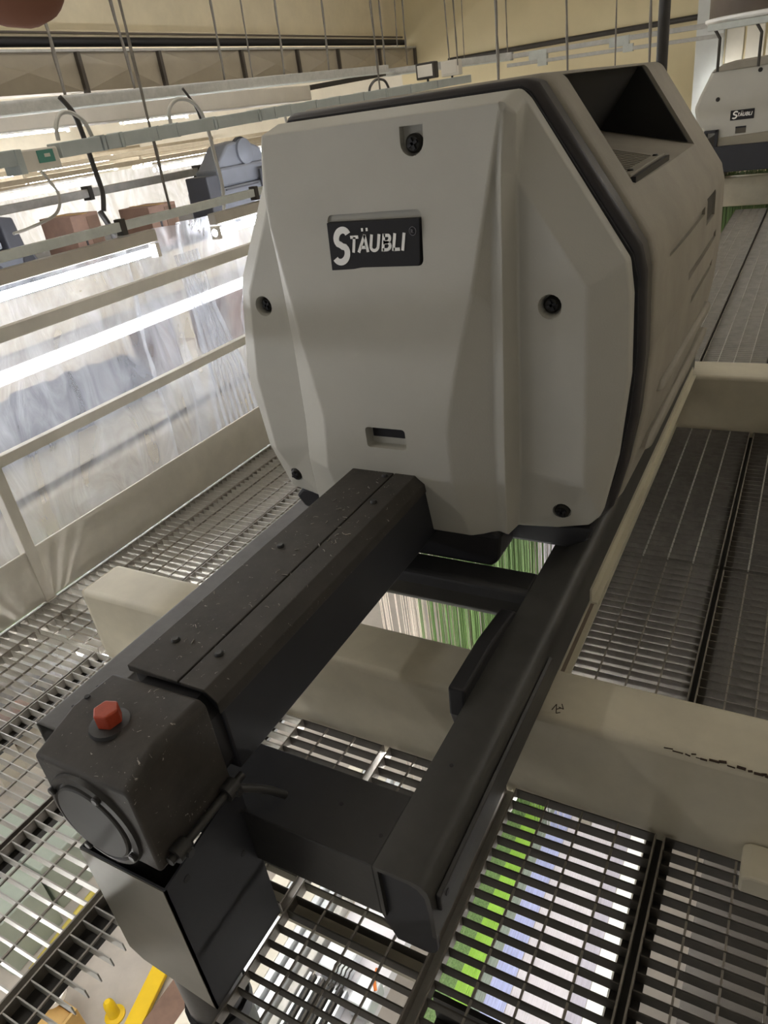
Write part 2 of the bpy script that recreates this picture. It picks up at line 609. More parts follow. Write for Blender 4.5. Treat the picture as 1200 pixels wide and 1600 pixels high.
MB().box(-2.40, 1.6, 3.445, 3.66, -.06, .255).build('beam_body', CREAM, t, bevel=.018, seg=3, smooth=40)
t = thing('support_beam', 'distant pale beam below the second machine', 'beam', (-.4, 9.8, 0))
MB().box(-3.0, 1.6, 9.72, 9.9, .03, .34).build('beam_body', CREAM, t, bevel=.018, seg=3, smooth=40)

tag(MB().prism([(.045, 0), (.045, .045), (.06, .055), (.30, .055), (.30, 0)], 'y', 1.075, 1.162).build('beam_shoe', CREAM, bevel=.006), 'small cream block in front of the near beam at the right edge', 'block')
rt = MB()
random.seed(11)
x = -.13
while x < .45:
    L_ = random.uniform(.008, .03)
    yy = 1.168 + random.uniform(-.002, .004)
    rt.bar((x, yy, .2545), (x + L_, yy + random.uniform(-.003, .003), .2545), random.uniform(.001, .004) * (1.6 if x > -.06 else .6), .0022)
    x += L_ * random.uniform(.6, 1.35)
rt.build('rust_line', mat('rust_dark', '#3a2a1e', .9, var=.3), bpy.data.objects['support_beam'], kind='stuff', label='dark rust crack along the front edge')
# channel closing the side of the machine opening
t = thing('side_channel', 'cream steel channel running along the grating edge beside the machine', 'channel', (-.43, 1.34, 0))
MB().box(-.470, -.464, 1.337, 3.443, 0, .235).build('web', BROWNW, t, label='brown web of the channel')
MB().box(-.464, -.405, 1.337, 3.443, .228, .236).build('flange', TRIM, t)
MB().box(-.464, -.446, 1.337, 3.443, .0, .006).build('flange', TRIM, t)
tag(MB().box(-.399, -.378, 1.61, 3.43, .256, .262).box(-.399, -.393, 1.61, 3.43, .262, .300).build('edge_strip', TRIM),
    'thin cream angle strip along the outside of the black rail', 'strip')

# ------------------------------------------------------------------ the jacquard machine
JM = thing('jacquard_machine', 'large grey jacquard machine with angular front panel and black drive arm', 'machine', (-.88, 1.6, .25))

# -- front panel: relief of flat facets
V = dict(
    r0=(-1.153, 1.60, 1.503), r1=(-.556, 1.60, 1.503), r1b=(-.536, 1.60, 1.484), r2=(-.328, 1.60, 1.162), r3=(-.318, 1.60, 1.09), r4=(-.316, 1.60, .91),
    r5=(-.338, 1.60, .70), r6=(-.372, 1.60, .541), r7=(-.40, 1.60, .510), r8=(-.48, 1.585, .498), r9=(-.577, 1.56, .503), r10=(-.585, 1.505, .504),
    r11=(-.674, 1.475, .504), r12=(-.784, 1.475, .504), r13=(-1.05, 1.475, .504), r14=(-1.167, 1.505, .504), r15=(-1.174, 1.553, .503), r16=(-1.25, 1.585, .498),
    r17=(-1.335, 1.60, .505), r18=(-1.39, 1.60, .644), r19=(-1.414, 1.60, .889), r20=(-1.366, 1.60, 1.12), r21=(-1.354, 1.60, 1.156),
    c0=(-1.135, 1.505, 1.485), c1=(-.552, 1.505, 1.485),
    a1=(-.557, 1.496, 1.36), a2=(-.564, 1.489, 1.094), a3=(-.573, 1.484, .79), a4=(-.575, 1.481, .675),
    n1=(-.580, 1.508, 1.34), n2=(-.590, 1.502, 1.094), n3=(-.598, 1.496, .79), n4=(-.599, 1.493, .675), n5=(-.608, 1.514, .504),
    w0=(-.529, 1.52, 1.464), w1=(-.545, 1.550, 1.345), w2=(-.551, 1.550, 1.09), w3=(-.558, 1.550, .78), w4=(-.561, 1.550, .672),
    k1=(-.395, 1.542, 1.123), k2=(-.399, 1.542, .662), k3=(-.424, 1.565, .58),
    f2=(-.624, 1.465, 1.131), f3=(-.672, 1.45, .955), f4=(-.702, 1.443, .815), f5=(-.70, 1.442, .675),
    g1=(-1.143, 1.487, 1.30), g2=(-1.093, 1.46, 1.02), g3=(-1.053, 1.443, .82), g4=(-1.069, 1.442, .675),
    b1=(-1.154, 1.503, 1.38), b2=(-1.15, 1.499, 1.24), b3=(-1.142, 1.49, 1.01), b4=(-1.15, 1.49, .79), b5=(-1.16, 1.487, .675),
    v1=(-1.168, 1.545, 1.36), v2=(-1.163, 1.545, 1.0), v3=(-1.172, 1.545, .675),
    l1=(-1.30, 1.548, 1.123), l2=(-1.34, 1.55, .88), l3=(-1.325, 1.548, .66), l4=(-1.29, 1.565, .58))
F = ['c0 c1 f2 g2 g1 b1', 'f2 f3 f4 g3 g2', 'g3 f4 f5 g4', 'g4 f5 r11 r12 r13',
     'c1 n1 n2 f2', 'f2 n2 n3 f4 f3', 'f4 n3 n4 f5', 'f5 n4 n5 r11', 'c1 a1 n1', 'n1 a1 a2 n2', 'n2 a2 a3 n3', 'n3 a3 a4 n4', 'n4 a4 r10 n5',
     'c1 w0 w1 a1', 'a1 w1 w2 a2', 'a2 w2 w3 a3', 'a3 w3 w4 a4', 'a4 w4 r9 r10',
     'w1 k1 k2 w4 w3 w2', 'w4 k2 k3 r8 r9',
     'w0 r1b r2 k1 w1', 'k1 r2 r3 r4 r5 k2', 'k2 r5 r6 r7 k3', 'k3 r7 r8',
     'r0 r1 c1 c0', 'r1 r1b w0 c1',
     'b1 g1 g2 b3 b2', 'g2 g3 b4 b3', 'g3 g4 b5 b4', 'g4 r13 r14 b5',
     'r0 c0 b1 v1', 'b1 b2 b3 v2 v1', 'b3 b4 b5 v3 v2', 'b5 r14 r15 v3',
     'v1 v2 v3 l3 l2 l1', 'v3 r15 r16 l4 l3',
     'r0 v1 l1 r21', 'l1 l2 r19 r20 r21', 'l2 l3 r18 r19', 'l3 l4 r17 r18', 'l4 r16 r17']
names = list(V)
idx = {n: i for i, n in enumerate(names)}
vs = [V[n] for n in names]
fs = [tuple(idx[n] for n in f.split()) for f in F]
rim = 'r0 r1 r1b r2 r3 r4 r5 r6 r7 r8 r9 r10 n5 r11 r12 r13 r14 r15 r16 r17 r18 r19 r20 r21'.split()
nb = len(vs)
vs += [(V[n][0], 1.645, V[n][2]) for n in rim]
R_ = len(rim)
for i in range(R_):
    j = (i + 1) % R_
    fs.append((idx[rim[i]], nb + i, nb + j, idx[rim[j]]))
fs.append(tuple(nb + i for i in range(R_)))
fp = MB().add(vs, fs).build('front_panel', PANEL, JM)
bm = bmesh.new()
bm.from_mesh(fp.data)
bmesh.ops.triangulate(bm, faces=[f for f in bm.faces if len(f.verts) > 4 and f.calc_center_median().y < 1.0e9])
bmesh.ops.recalc_face_normals(bm, faces=bm.faces)
bm.to_mesh(fp.data)
bm.free()
md = fp.modifiers.new('bevel', 'BEVEL')
md.width = .007
md.segments = 2
md.limit_method = 'ANGLE'
md.angle_limit = math.radians(13)
bpy.context.view_layer.update()
apply_mods(fp)
off = wloc(JM)
cs = [MB().prism(arc((-.963, 1.296), .012, 90, 180, 3) + arc((-.963, 1.205), .012, 180, 270, 3) + arc((-.747, 1.205), .012, 270, 360, 3) + arc((-.747, 1.296), .012, 0, 90, 3), 'y', 1.38, 1.492).build('c', PANEL),
      MB().prism(arc((-.922, .798), .009, 90, 180, 3) + arc((-.922, .76), .009, 180, 270, 3) + arc((-.826, .76), .009, 270, 360, 3) + arc((-.826, .798), .009, 0, 90, 3), 'y', 1.38, 1.475).build('c', PANEL),
      MB().prism([(-.776, 1.466), (-.776, 1.436)] + arc((-.749, 1.436), .027, 180, 360, 10) + [(-.722, 1.466)], 'y', 1.38, 1.522).build('c', PANEL)]
for (x, z) in ((-1.26, 1.085), (-.478, 1.083), (-1.282, .567), (-.46, .562)):
    cs.append(MB().lathe((x, 1.40, z), [(.036, 0), (.036, .125), (.024, .155), (.022, .178)], 'y', 18).build('c', PANEL))
cut(fp, cs)
for p in fp.data.polygons:
    p.use_smooth = True
fp.data.set_sharp_from_angle(angle=math.radians(40))
wn = fp.modifiers.new('weighted', 'WEIGHTED_NORMAL')
wn.mode = 'FACE_AREA'
wn.weight = 80
wn.keep_sharp = True

# screws in their pockets
for (x, z, y) in ((-.749, 1.432, 1.522), (-1.26, 1.085, 1.578), (-.478, 1.083, 1.578), (-1.282, .567, 1.578), (-.46, .562, 1.578)):
    s = MB().lathe((x, y, z), [(.019, 0), (.019, .012), (.014, .017)], '-y', 16).build('screw', SCREW, JM, smooth=40)
    a = .4
    yy = y - .019
    MB().bar((x - .012 * math.cos(a), yy, z - .012 * math.sin(a)), (x + .012 * math.cos(a), yy, z + .012 * math.sin(a)), .006, .006).bar(
        (x + .012 * math.sin(a), yy, z - .012 * math.cos(a)), (x - .012 * math.sin(a), yy, z + .012 * math.cos(a)), .006, .006).build('cross_slot', GASKET, s)
# name plate
NPX, NPZ = (-.979, -.741), (1.192, 1.290)
pl = MB().prism([(-.976, 1.188), (-.760, 1.190)] + arc((-.757, 1.204), .014, 270, 360, 4) + [(-.735, 1.291), (-.971, 1.293)], 'y', 1.474, 1.4915).build('nameplate', PLATE, JM, bevel=.0015)
ty = 1.4735
stroke_letters((-.962, ty, 1.2065), .070, pl, WHITEP, G_S, .032, .20, stroke=.21)
stroke_letters((-.920, ty, 1.2265), .037, pl, WHITEP, G_W, .137, .22, stroke=.185)
ring = MB()
for k in range(14):
    a, b = 2 * math.pi * k / 14, 2 * math.pi * (k + 1) / 14
    ring.bar((-.754 + .008 * math.cos(a), ty, 1.266 + .009 * math.sin(a)), (-.754 + .008 * math.cos(b), ty, 1.266 + .009 * math.sin(b)), .001, .0012, up=(0, 1, 0))
ring.build('registered_ring', GREYP, pl)
lettering('R', .011, GREYP, pl, (-.758, ty, 1.262))
# black strip puts the dark of the slot's upper gap into colour
MB().box(-.926, -.822, 1.472, 1.476, .770, .800).build('slot_dark_gap', GASKET, JM)

# -- gasket between panel and body
def section(dx, dz):
    base = [(-1.150, 1.512), (-.560, 1.512), (-.540, 1.500), (-.322, 1.172), (-.309, 1.12), (-.305, .95), (-.315, .80), (-.338, .66), (-.366, .545), (-.40, .500), (-.48, .488),
            (-1.25, .488), (-1.335, .497), (-1.395, .644), (-1.420, .889), (-1.376, 1.12), (-1.362, 1.166)]
    cx, cz = -.86, 1.0
    return [(x + dx * (1 if x > cx else -1), z + (dz if z > cz else -dz)) for x, z in base]


MB().prism(section(-.004, -.004), 'y', 1.643, 1.70).build('gasket_groove', GASKET, JM)
MB().prism(section(.010, .009), 'y', 1.656, 1.738).build('rubber_gasket', mat('dark_rubber', '#2b2729', .45, var=.15), JM, bevel=.018, seg=3, smooth=40)

# -- body cover with scoop
ys = [1.736, 1.752, 2.2, 2.7, 3.06, 3.10]
gr = [(.010, .010), (.016, .014), (.022, .014), (.020, .014), (.010, .014), (-.005, .0)]
vs, fs = [], []
for y, (dx, dz) in zip(ys, gr):
    vs += [(x, y, z) for x, z in section(dx, dz)]
n = 17
for i in range(len(ys) - 1):
    for k2 in range(n):
        fs.append((i * n + k2, i * n + (k2 + 1) % n, (i + 1) * n + (k2 + 1) % n, (i + 1) * n + k2))
fs.append(tuple(range(n)))
fs.append(tuple(range((len(ys) - 1) * n, len(ys) * n)))
bc = MB().add(vs, fs).build('body_cover', BODY, JM, bevel=.012, seg=3, angle=20)
apply_mods(bc)
# scoop: sloping floor, vertical inner wall
scoop = [(-.30, 1.252), (-.372, 1.281), (-.676, 1.350), (-.676, 1.36), (-.50, 1.60), (-.2, 1.60)]
c1 = MB().prism([(-.30, 1.262), (-.376, 1.2835), (-.665, 1.350), (-.552, 1.519), (-.20, 1.519)], 'y', 1.84, 2.735).build('c', BODY)
rb = []
for (y0, y1, z) in ((1.90, 2.48, 1.118), (2.20, 2.84, .990), (2.30, 2.80, .90)):
    rb.append(MB().box(-.296, -.20, y0, y1, z - .011, z + .011).build('c', BODY))
    bpy.context.view_layer.update()
rb.append(MB().box(-.297, -.2, 2.53, 2.74, 1.065, 1.142).build('c', BODY))
cut(bc, [c1] + rb)
for p in bc.data.polygons:
    p.use_smooth = True
bc.data.set_sharp_from_angle(angle=math.radians(32))
# near-black sheets on two walls of the scoop
MB().prism([(-.385, 1.290), (-.664, 1.3515), (-.553, 1.516), (-.535, 1.516)], 'y', 2.722, 2.734).build('scoop_dark_wall', NEARBLACK, JM)
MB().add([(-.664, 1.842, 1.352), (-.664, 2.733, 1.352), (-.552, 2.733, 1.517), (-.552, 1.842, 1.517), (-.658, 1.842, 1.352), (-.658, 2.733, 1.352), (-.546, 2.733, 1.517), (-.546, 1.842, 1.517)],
         [(0, 1, 2, 3), (4, 5, 6, 7), (0, 1, 5, 4), (1, 2, 6, 5), (2, 3, 7, 6), (3, 0, 4, 7)]).build('scoop_dark_wall', NEARBLACK, JM)
# grille on the scoop floor
def sf(x):
    return 1.2835 + (-.376 - x) * .230
gl = MB()
gl.add([(-.640, 1.86, sf(-.640) + .001), (-.385, 1.86, sf(-.385) + .001), (-.385, 2.30, sf(-.385) + .001), (-.640, 2.30, sf(-.640) + .001),
        (-.640, 1.86, sf(-.640) + .005), (-.385, 1.86, sf(-.385) + .005), (-.385, 2.30, sf(-.385) + .005), (-.640, 2.30, sf(-.640) + .005)],
       [(0, 3, 2, 1), (4, 5, 6, 7), (0, 1, 5, 4), (1, 2, 6, 5), (2, 3, 7, 6), (3, 0, 4, 7)])
gp = gl.build('air_grille', NEARBLACK, JM)
for i in range(15):
    y = 1.875 + i * .0285
    MB().bar((-.637, y, sf(-.637) + .007), (-.412, y, sf(-.412) + .007), .011, .003).build('grille_slat', BODY, gp)
MB().bar((-.396, 1.862, sf(-.396) + .009), (-.396, 2.298, sf(-.396) + .009), .03, .008).build('grille_frame', BODY, gp, bevel=.002)
MB().bar((-.374, 1.862, sf(-.374) + .004), (-.374, 2.298, sf(-.374) + .004), .010, .016).build('grille_lip', GASKET, gp)
for y in (1.93, 2.24):
    MB().lathe((-.396, y, sf(-.396) + .013), [(.008, 0), (.006, .004)], 'z', 10).build('screw', SCREW, gp)
# plate in the label recess of the side
MB().box(-.300, -.2945, 2.535, 2.735, 1.07, 1.137).build('side_plate', GALVD, JM)
# raised lower ribs of the side
MB().prism([(1.90, .80), (2.80, .765), (2.86, .735), (2.80, .725), (1.93, .765), (1.86, .78)], 'x', -.36, -.283).build('side_rib', BODY, JM, bevel=.01, smooth=40)
MB().prism([(1.87, .66), (2.90, .64), (2.98, .62), (2.90, .60), (1.87, .62), (1.80, .64)], 'x', -.40, -.300).build('side_rib', BODY, JM, bevel=.01, smooth=40)

# -- base skirt under the cover
MB().prism([(-1.30, .50), (-1.33, .47), (-1.30, .43), (-.46, .43), (-.40, .46), (-.39, .50)], 'y', 1.60, 3.08).build('base_skirt', GASKET, JM, bevel=.01)
MB().prism([(-1.12, .51), (-1.10, .405), (-.63, .405), (-.61, .425), (-.60, .51)], 'y', 1.49, 1.66).build('base_skirt', GASKET, JM, bevel=.012)

# -- black base frame
rr = [(-.506, .400), (-.430, .400), (-.415, .396), (-.406, .386), (-.402, .372), (-.400, .330), (-.400, .262), (-.408, .262), (-.408, .325), (-.412, .368), (-.424, .384), (-.440, .390), (-.498, .390), (-.498, .262), (-.506, .262)]
MB().prism(rr, 'y', .603, 3.53).build('frame_rail', mat('black_rail_dust_sheen', '#3b3a38', .45, var=.25, scale=7), JM, smooth=35)  # black paint greyed for dust and for the highlight along the bend
lip = [(-.400, .362), (-.392, .358), (-.392, .322), (-.400, .318)]
MB().prism(lip, 'y', .62, 1.25).build('rail_lip', BLACK, JM, bevel=.002)
MB().lathe((-.3925, .645, .340), [(.007, 0), (.006, .0015)], 'x', 12).build('rail_hole', GASKET, JM)
MB().prism([(-.500, .392), (-.412, .392), (-.407, .36), (-.407, .262)] + arc((-.435, .215), .028, 0, -90, 5) + [(-.49, .187), (-.515, .25)], 'y', .612, .622).build('rail_end_plate', BLACKB, JM)
lr = [(-1.384, .40), (-1.29, .40), (-1.29, .262), (-1.298, .262), (-1.298, .39), (-1.392, .388), (-1.392, .262), (-1.40, .262), (-1.40, .388)]
MB().prism(lr, 'y', .613, 3.53).build('frame_rail', mat('black_rail_dust_lit', '#5a5856', .5, var=.2, scale=12), JM, bevel=.003)  # grey holds both dust and the light from the left
MB().prism([(.603, .40), (.755, .40), (.755, .262), (.747, .262), (.747, .392), (.611, .392), (.611, .262), (.603, .262)], 'x', -1.29, -.506).build('front_crossbar', BLACK, JM, bevel=.003)
MB().prism([(1.412, .365), (1.42, .392), (1.432, .40), (1.507, .40), (1.507, .30), (1.424, .30), (1.412, .32)], 'x', -1.29, -.506).build('rear_crossbar', BLACK, JM, bevel=.006)
MB().prism([(3.36, .40), (3.53, .40), (3.53, .262), (3.36, .262)], 'x', -1.29, -.506).build('rear_crossbar', BLACK, JM, bevel=.006)
for (x, y) in ((-.467, .847), (-.62, .69), (-.52, .66), (-1.34, .75), (-1.345, .68)):
    MB().lathe((x, y, .3995), [(.0045, 0), (.004, .001)], 'z', 10).build('drill_hole', GASKET, JM)
# clamp bracket on the inner side of the right rail, over the beam
ck = MB().prism([(1.005, .36), (1.03, .28), (1.16, .27), (1.16, .256), (1.33, .256), (1.33, .30), (1.345, .39), (1.325, .41), (1.18, .43), (1.01, .43)], 'x', -.545, -.506)
ck.build('clamp_bracket', GASKET, JM, bevel=.006)
MB().box(-.556, -.545, 1.18, 1.30, .33, .345).box(-.556, -.545, 1.18, 1.19, .345, .40).build('bracket_lip', BLACK, JM)

# -- drive arm
AX0, AX1, AZ0, AZ1 = -.985, -.782, .49, .680
MB().prism([(AX0, AZ1 - .004), (AX1 - .018, AZ1 - .004), (AX1, AZ1 - .022), (AX1, AZ0), (AX0, AZ0)], 'y', .628, 1.50).build('drive_arm', BLACKB, JM, bevel=.004, smooth=40)
MB().prism([(AX0 - .003, AZ1 - .012), (AX0 - .003, AZ1 + .003), (-.864, AZ1 + .003), (-.864, AZ1 - .004)], 'y', .620, 1.47).build('arm_cover', BLACKD, JM, bevel=.002)
MB().prism([(-.860, AZ1 - .004), (-.860, AZ1 + .003), (AX1 - .020, AZ1 + .003), (AX1 + .003, AZ1 - .020), (AX1 + .003, AZ1 - .045), (AX1, AZ1 - .045), (AX1, AZ1 - .022), (AX1 - .018, AZ1 - .004)], 'y', .620, 1.47).build('arm_cover', BLACKD, JM, bevel=.002)
for (x, y) in ((-.947, .707), (-.838, .704), (-.838, 1.288), (-.947, 1.05), (-.878, 1.42)):
    MB().lathe((x, y, AZ1 + .003), [(.0085, 0), (.0085, .003), (.006, .006)], 'z', 12).build('bolt', BLACK, JM, smooth=40)
# collar between arm and gearbox
MB().prism([(-.965, .50), (-.80, .50), (-.79, .52), (-.79, .63), (-.82, .663), (-.95, .663), (-.97, .64)], 'y', .598, .632).build('arm_collar', GASKET, JM)
# lint caught on the arm and gearbox
lint = MB()
for i in range(46):
    x = random.uniform(AX0 + .01, AX1 - .03)
    y = 1.02 + random.gauss(0, .16)
    if not .64 < y < 1.4:
        continue
    a = random.uniform(0, 6.28)
    pts = []
    L_ = random.uniform(.004, .014)
    for j in range(4):
        pts.append((x, y, AZ1 + .0042))
        x += math.cos(a) * L_ / 3
        y += math.sin(a) * L_ / 3
        a += random.uniform(-.9, .9)
    lint.tube(pts, random.uniform(.0006, .0014), 4)
lint.build('lint', mat('lint', '#9a958e', .9, var=.2), JM, kind='stuff')

# -- gearbox at the arm end
gx0, gx1 = -1.012, -.785
gb = MB().add([(gx0, .604, .672), (gx1 - .012, .604, .680), (gx1, .604, .668), (gx1, .604, .470), (gx0, .604, .470),
               (gx0, .512, .676), (gx1 - .012, .49, .686), (gx1, .488, .676),
               (gx0, .418, .650), (gx1 - .012, .416, .655), (gx1, .418, .648), (gx1, .416, .470), (gx0, .418, .470)],
              [(0, 1, 2, 3, 4), (0, 5, 6, 1), (1, 6, 7, 2), (5, 8, 9, 6), (6, 9, 10, 7), (8, 12, 11, 10, 9), (2, 7, 10, 11, 3), (0, 4, 12, 8, 5), (3, 11, 12, 4)])
gb = gb.build('gearbox', BLACKD, JM, bevel=.008, seg=3, smooth=40)
for (x, y) in ((-1.0, .535), (-.812, .53)):
    MB().lathe((x, y, .677), [(.0055, 0), (.005, .002)], 'z', 10).build('drill_hole', GASKET, gb)
boss = MB().lathe((-.906, .502, .676), [(.036, 0), (.034, .006), (.022, .008)], 'z', 20).build('plug_boss', BLACK, gb, smooth=40)
hexa = [(-.906 + .0225 * math.cos(math.pi * k / 3 + .3), .504 + .0225 * math.sin(math.pi * k / 3 + .3)) for k in range(6)]
MB().prism(hexa, 'z', .682, .711).build('orange_plug', ORANGE, gb, bevel=.003, label='orange hexagonal plug')
# round cover on the front face
dsc = MB().lathe((-.905, .418, .545), [(.098, 0), (.096, .008), (.086, .010), (.082, .006)], '-y', 36).build('flange_ring', BLACK, gb, smooth=20)
MB().lathe((-.905, .413, .545), [(.078, 0), (.077, .006), (.074, .008)], '-y', 36).build('cover_disc', mat('cover_grey', '#3f3e3d', .6), gb, smooth=15)
for a in (150, 60, -30, 240):
    MB().lathe((-.905 + .088 * math.cos(math.radians(a)), .410, .545 + .088 * math.sin(math.radians(a))), [(.008, 0), (.008, .006), (.006, .008)], '-y', 12).build('bolt', BLACK, gb, smooth=40)
# shaft fittings along the lower edge of the gearbox
MB().tube([(-.775, .43, .487), (-.775, .62, .487)], .008, 12).build('tie_rod', BLACK, gb, smooth=40)
for y in (.455, .585):
    MB().tube([(-.775, y - .014, .487), (-.775, y + .014, .487)], .016, 14).build('rod_collar', BLACK, gb, smooth=40)
    MB().lathe((-.765, y + .004, .482), [(.010, 0), (.008, .010)], 'x', 6).build('rod_bolt', BLACK, gb)
MB().tube([(-.77, .60, .475), (-.75, .625, .455), (-.735, .64, .44), (-.725, .66, .41)], .008, 12).build('rod_bend', BLACK, gb, smooth=40)
# sheet-metal post cover below the gearbox
pc = MB()
pc.prism([(-.992, .435), (-.785, .435), (-.785, .072), (-.962, .105), (-.992, .130)], 'y', .408, .412)
pc.add([(-.785, .408, .435), (-.785, .614, .470), (-.785, .614, .072), (-.785, .408, .072), (-.789, .408, .435), (-.789, .614, .470), (-.789, .614, .072), (-.789, .408, .072)],
       [(0, 1, 2, 3), (7, 6, 5, 4), (0, 4, 5, 1), (1, 5, 6, 2), (2, 6, 7, 3), (3, 7, 4, 0)])
pc.box(-.992, -.988, .412, .614, .135, .435)
pc = pc.build('post_cover', BLACKB, JM)
fr = MB().prism([(-.9915, .432), (-.7885, .432), (-.7885, .076), (-.962, .109), (-.9915, .133)], 'y', .4066, .408).build('cover_face', mat('lit_grey_sheet', '#6b675c', .45, metal=.3, var=.12, scale=5), pc, label='lit grey front sheet')  # front of the dark cover; its grey carries the light falling on it
for (y, z, r) in ((.452, .408, .008), (.575, .315, .007), (.60, .405, .005)):
    MB().lathe((-.7852, y, z), [(r, 0), (r * .9, .001)], 'x', 10).build('drill_hole', GASKET, pc)
MB().tube([(-.90, .48, .47), (-.90, .48, .05), (-.90, .48, -2.0)], .062, 20).build('drive_shaft', BLACK, JM, smooth=40)
MB().tube([(-.90, .48, -.10), (-.90, .48, -.14)], .070, 20).build('shaft_collar', BLACKB, JM, smooth=40)
MB().tube([(-.935, .93, .49), (-.935, .93, .455)], .009, 10).build('arm_pin', BLACK, JM)

# ------------------------------------------------------------------ second machine far behind on the right
FM = thing('jacquard_machine', 'distant grey jacquard machine behind the big one at the right edge', 'machine', (-.3, 9.3, .34))
MB().prism([(-1.12, .72), (-1.17, .80), (-1.24, 1.10), (-1.20, 1.20), (-1.10, 1.41), (-1.06, 1.45), (-.8, 1.462), (-.2, 1.47), (.2, 1.44), (.42, 1.1), (.35, .72)], 'y', 9.08, 9.22).build('front_panel', PANEL, FM, bevel=.03, seg=3, smooth=40)
MB().prism([(-1.12, .72), (-1.10, .80), (.30, .86), (.35, .72)], 'y', 9.055, 9.09).build('lower_panel', mat('panel_grey_shaded', '#8f8878', .55, var=.05), FM, bevel=.01)  # darker grey carries the shade on the panel's lower slope
MB().prism([(-1.20, 1.16), (-1.09, 1.42), (-1.02, 1.465), (-.9, 1.485), (-.2, 1.50), (.2, 1.47), (.44, 1.1), (.40, .72), (-1.15, .72), (-1.26, 1.08)], 'y', 9.23, 10.6).build('body_cover', BODY, FM, bevel=.03, smooth=40)
MB().prism([(-1.10, 1.405), (-1.02, 1.455), (-.9, 1.478), (-.2, 1.492), (.2, 1.462), (.2, 1.44), (-.2, 1.43), (-.75, 1.405)], 'y', 9.06, 9.2).build('top_hood', BODY, FM, bevel=.01)
MB().box(-1.16, .5, 9.0, 9.12, .48, .73).build('front_crossbar', BLACKB, FM, bevel=.006)
MB().box(-1.10, -.96, 9.0, 10.5, .35, .48).build('frame_rail', BLACK, FM)
MB().box(.3, .44, 9.0, 10.5, .35, .48).build('frame_rail', BLACK, FM)
for k2, (x, z) in enumerate(((-1.02, 1.16), (-.655, 1.375), (.2, 1.16))):
    MB().lathe((x, 9.082, z), [(.022, 0), (.018, .012)], '-y', 12).build('screw', SCREW, FM)
np2 = MB().box(-.888, -.668, 9.070, 9.082, .955, 1.045).build('nameplate', PLATE, FM, bevel=.003)
stroke_letters((-.868, 9.0695, .972), .060, np2, WHITEP, G_S, .036, .20, stroke=.22)
stroke_letters((-.825, 9.0695, .986), .034, np2, WHITEP, G_W, .130, .22, stroke=.19)
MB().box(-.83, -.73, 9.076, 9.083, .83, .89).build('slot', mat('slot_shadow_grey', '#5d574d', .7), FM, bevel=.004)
MB().box(-.83, -.73, 9.070, 9.078, .88, .895).build('slot_dark_gap', GASKET, FM)  # black strip painted for the dark gap above this slot
u = MB()
u.box(-1.10, -.99, 9.02, 9.09, .86, .885).box(-1.015, -.985, 9.02, 9.09, .70, .885).box(-1.12, -1.09, 9.02, 9.09, .70, .885)
u.build('cable_port', GASKET, FM, bevel=.004)
MB().prism([(-1.09, .72), (-1.09, .80), (-1.02, .84), (-1.015, .72)], 'y', 9.05, 9.085).build('port_plate', GALVD, FM)

# ------------------------------------------------------------------ yarn: harness cords and warp below
def cords(name, mtl, x0, x1, n, y0, y1, ztop, zbot, label, r=.0012, pinch=1.0, jit=.02):
    m_ = MB()
    for i in range(n):
        x = x0 + (x1 - x0) * (i + .5) / n + random.uniform(-.5, .5) * (x1 - x0) / n
        y = random.uniform(y0, y1)
        x2 = (x - (x0 + x1) / 2) * pinch + (x0 + x1) / 2
        m_.bar((x, y, ztop), (x2, y + random.uniform(-jit, jit), zbot), r * 2, r * 2, up=(0, 1, 0))
    return tag(m_.build(name, mtl, fixn=False), label, 'cords', kind='stuff')


cords('harness_cords', GREENY, -1.20, -.72, 420, 2.0, 2.9, .25, -1.35, 'dense green harness cords hanging below the machine', r=.0016)
cords('harness_cords', PINKY, -1.40, -1.20, 110, 2.0, 2.7, .25, -1.35, 'sparse pale harness cords left of the green ones', r=.0012)
cords('harness_cords', WHITEY, -.72, -.60, 90, 2.0, 2.9, .25, -1.35, 'pale harness cords right of the green ones', r=.0012)
cords('harness_cords', GREENY, -1.3, .4, 500, 9.95, 10.4, .34, -1.2, 'green harness cords hanging below the distant machine', r=.005)

LM = thing('weaving_loom', 'loom with green, lilac and white warp seen through the front grating', 'loom', (-.7, 1.8, FZ))
def warp(x0, x1, mtl, y0=.75, y1=3.3, z=-1.40, n=None):
    m_ = MB()
    n = n or int((x1 - x0) / .004)
    for i in range(n):
        x = x0 + (x1 - x0) * i / n
        m_.box(x, x + (x1 - x0) / n * .82, y0, y1, z - .002, z + random.uniform(-.001, .002))
    return m_.build('warp_band', mtl, LM, kind='stuff', fixn=False)


warp(-.90, -.80, GREENY)
warp(-.80, -.733, GREENL)
warp(-.728, -.686, GREYY)
warp(-.684, -.605, LILAC)
warp(-.602, -.412, WHITEY)
warp(-.406, -.346, mat('pale_lilac_yarn', '#b9b4c0', .6, var=.15, scale=5, stretch=(50, 1, 1)))
MB().box(-.342, -.285, .75, 2.6, -1.42, -1.385).build('side_rail', WHITEP, LM)
MB().box(-.98, -.40, 3.3, 3.5, -1.7, -1.2).build('back_beam', LOOMC, LM, bevel=.02)
MB().box(-.98, -.36, .72, .75, -1.6, -1.38).build('breast_beam', DKSTEEL, LM)
for (x, y) in ((-.96, .8), (-.40, .8), (-.96, 3.3), (-.40, 3.3)):
    MB().box(x - .03, x + .03, y - .03, y + .03, FZ, -1.42).build('leg', LOOMC, LM)

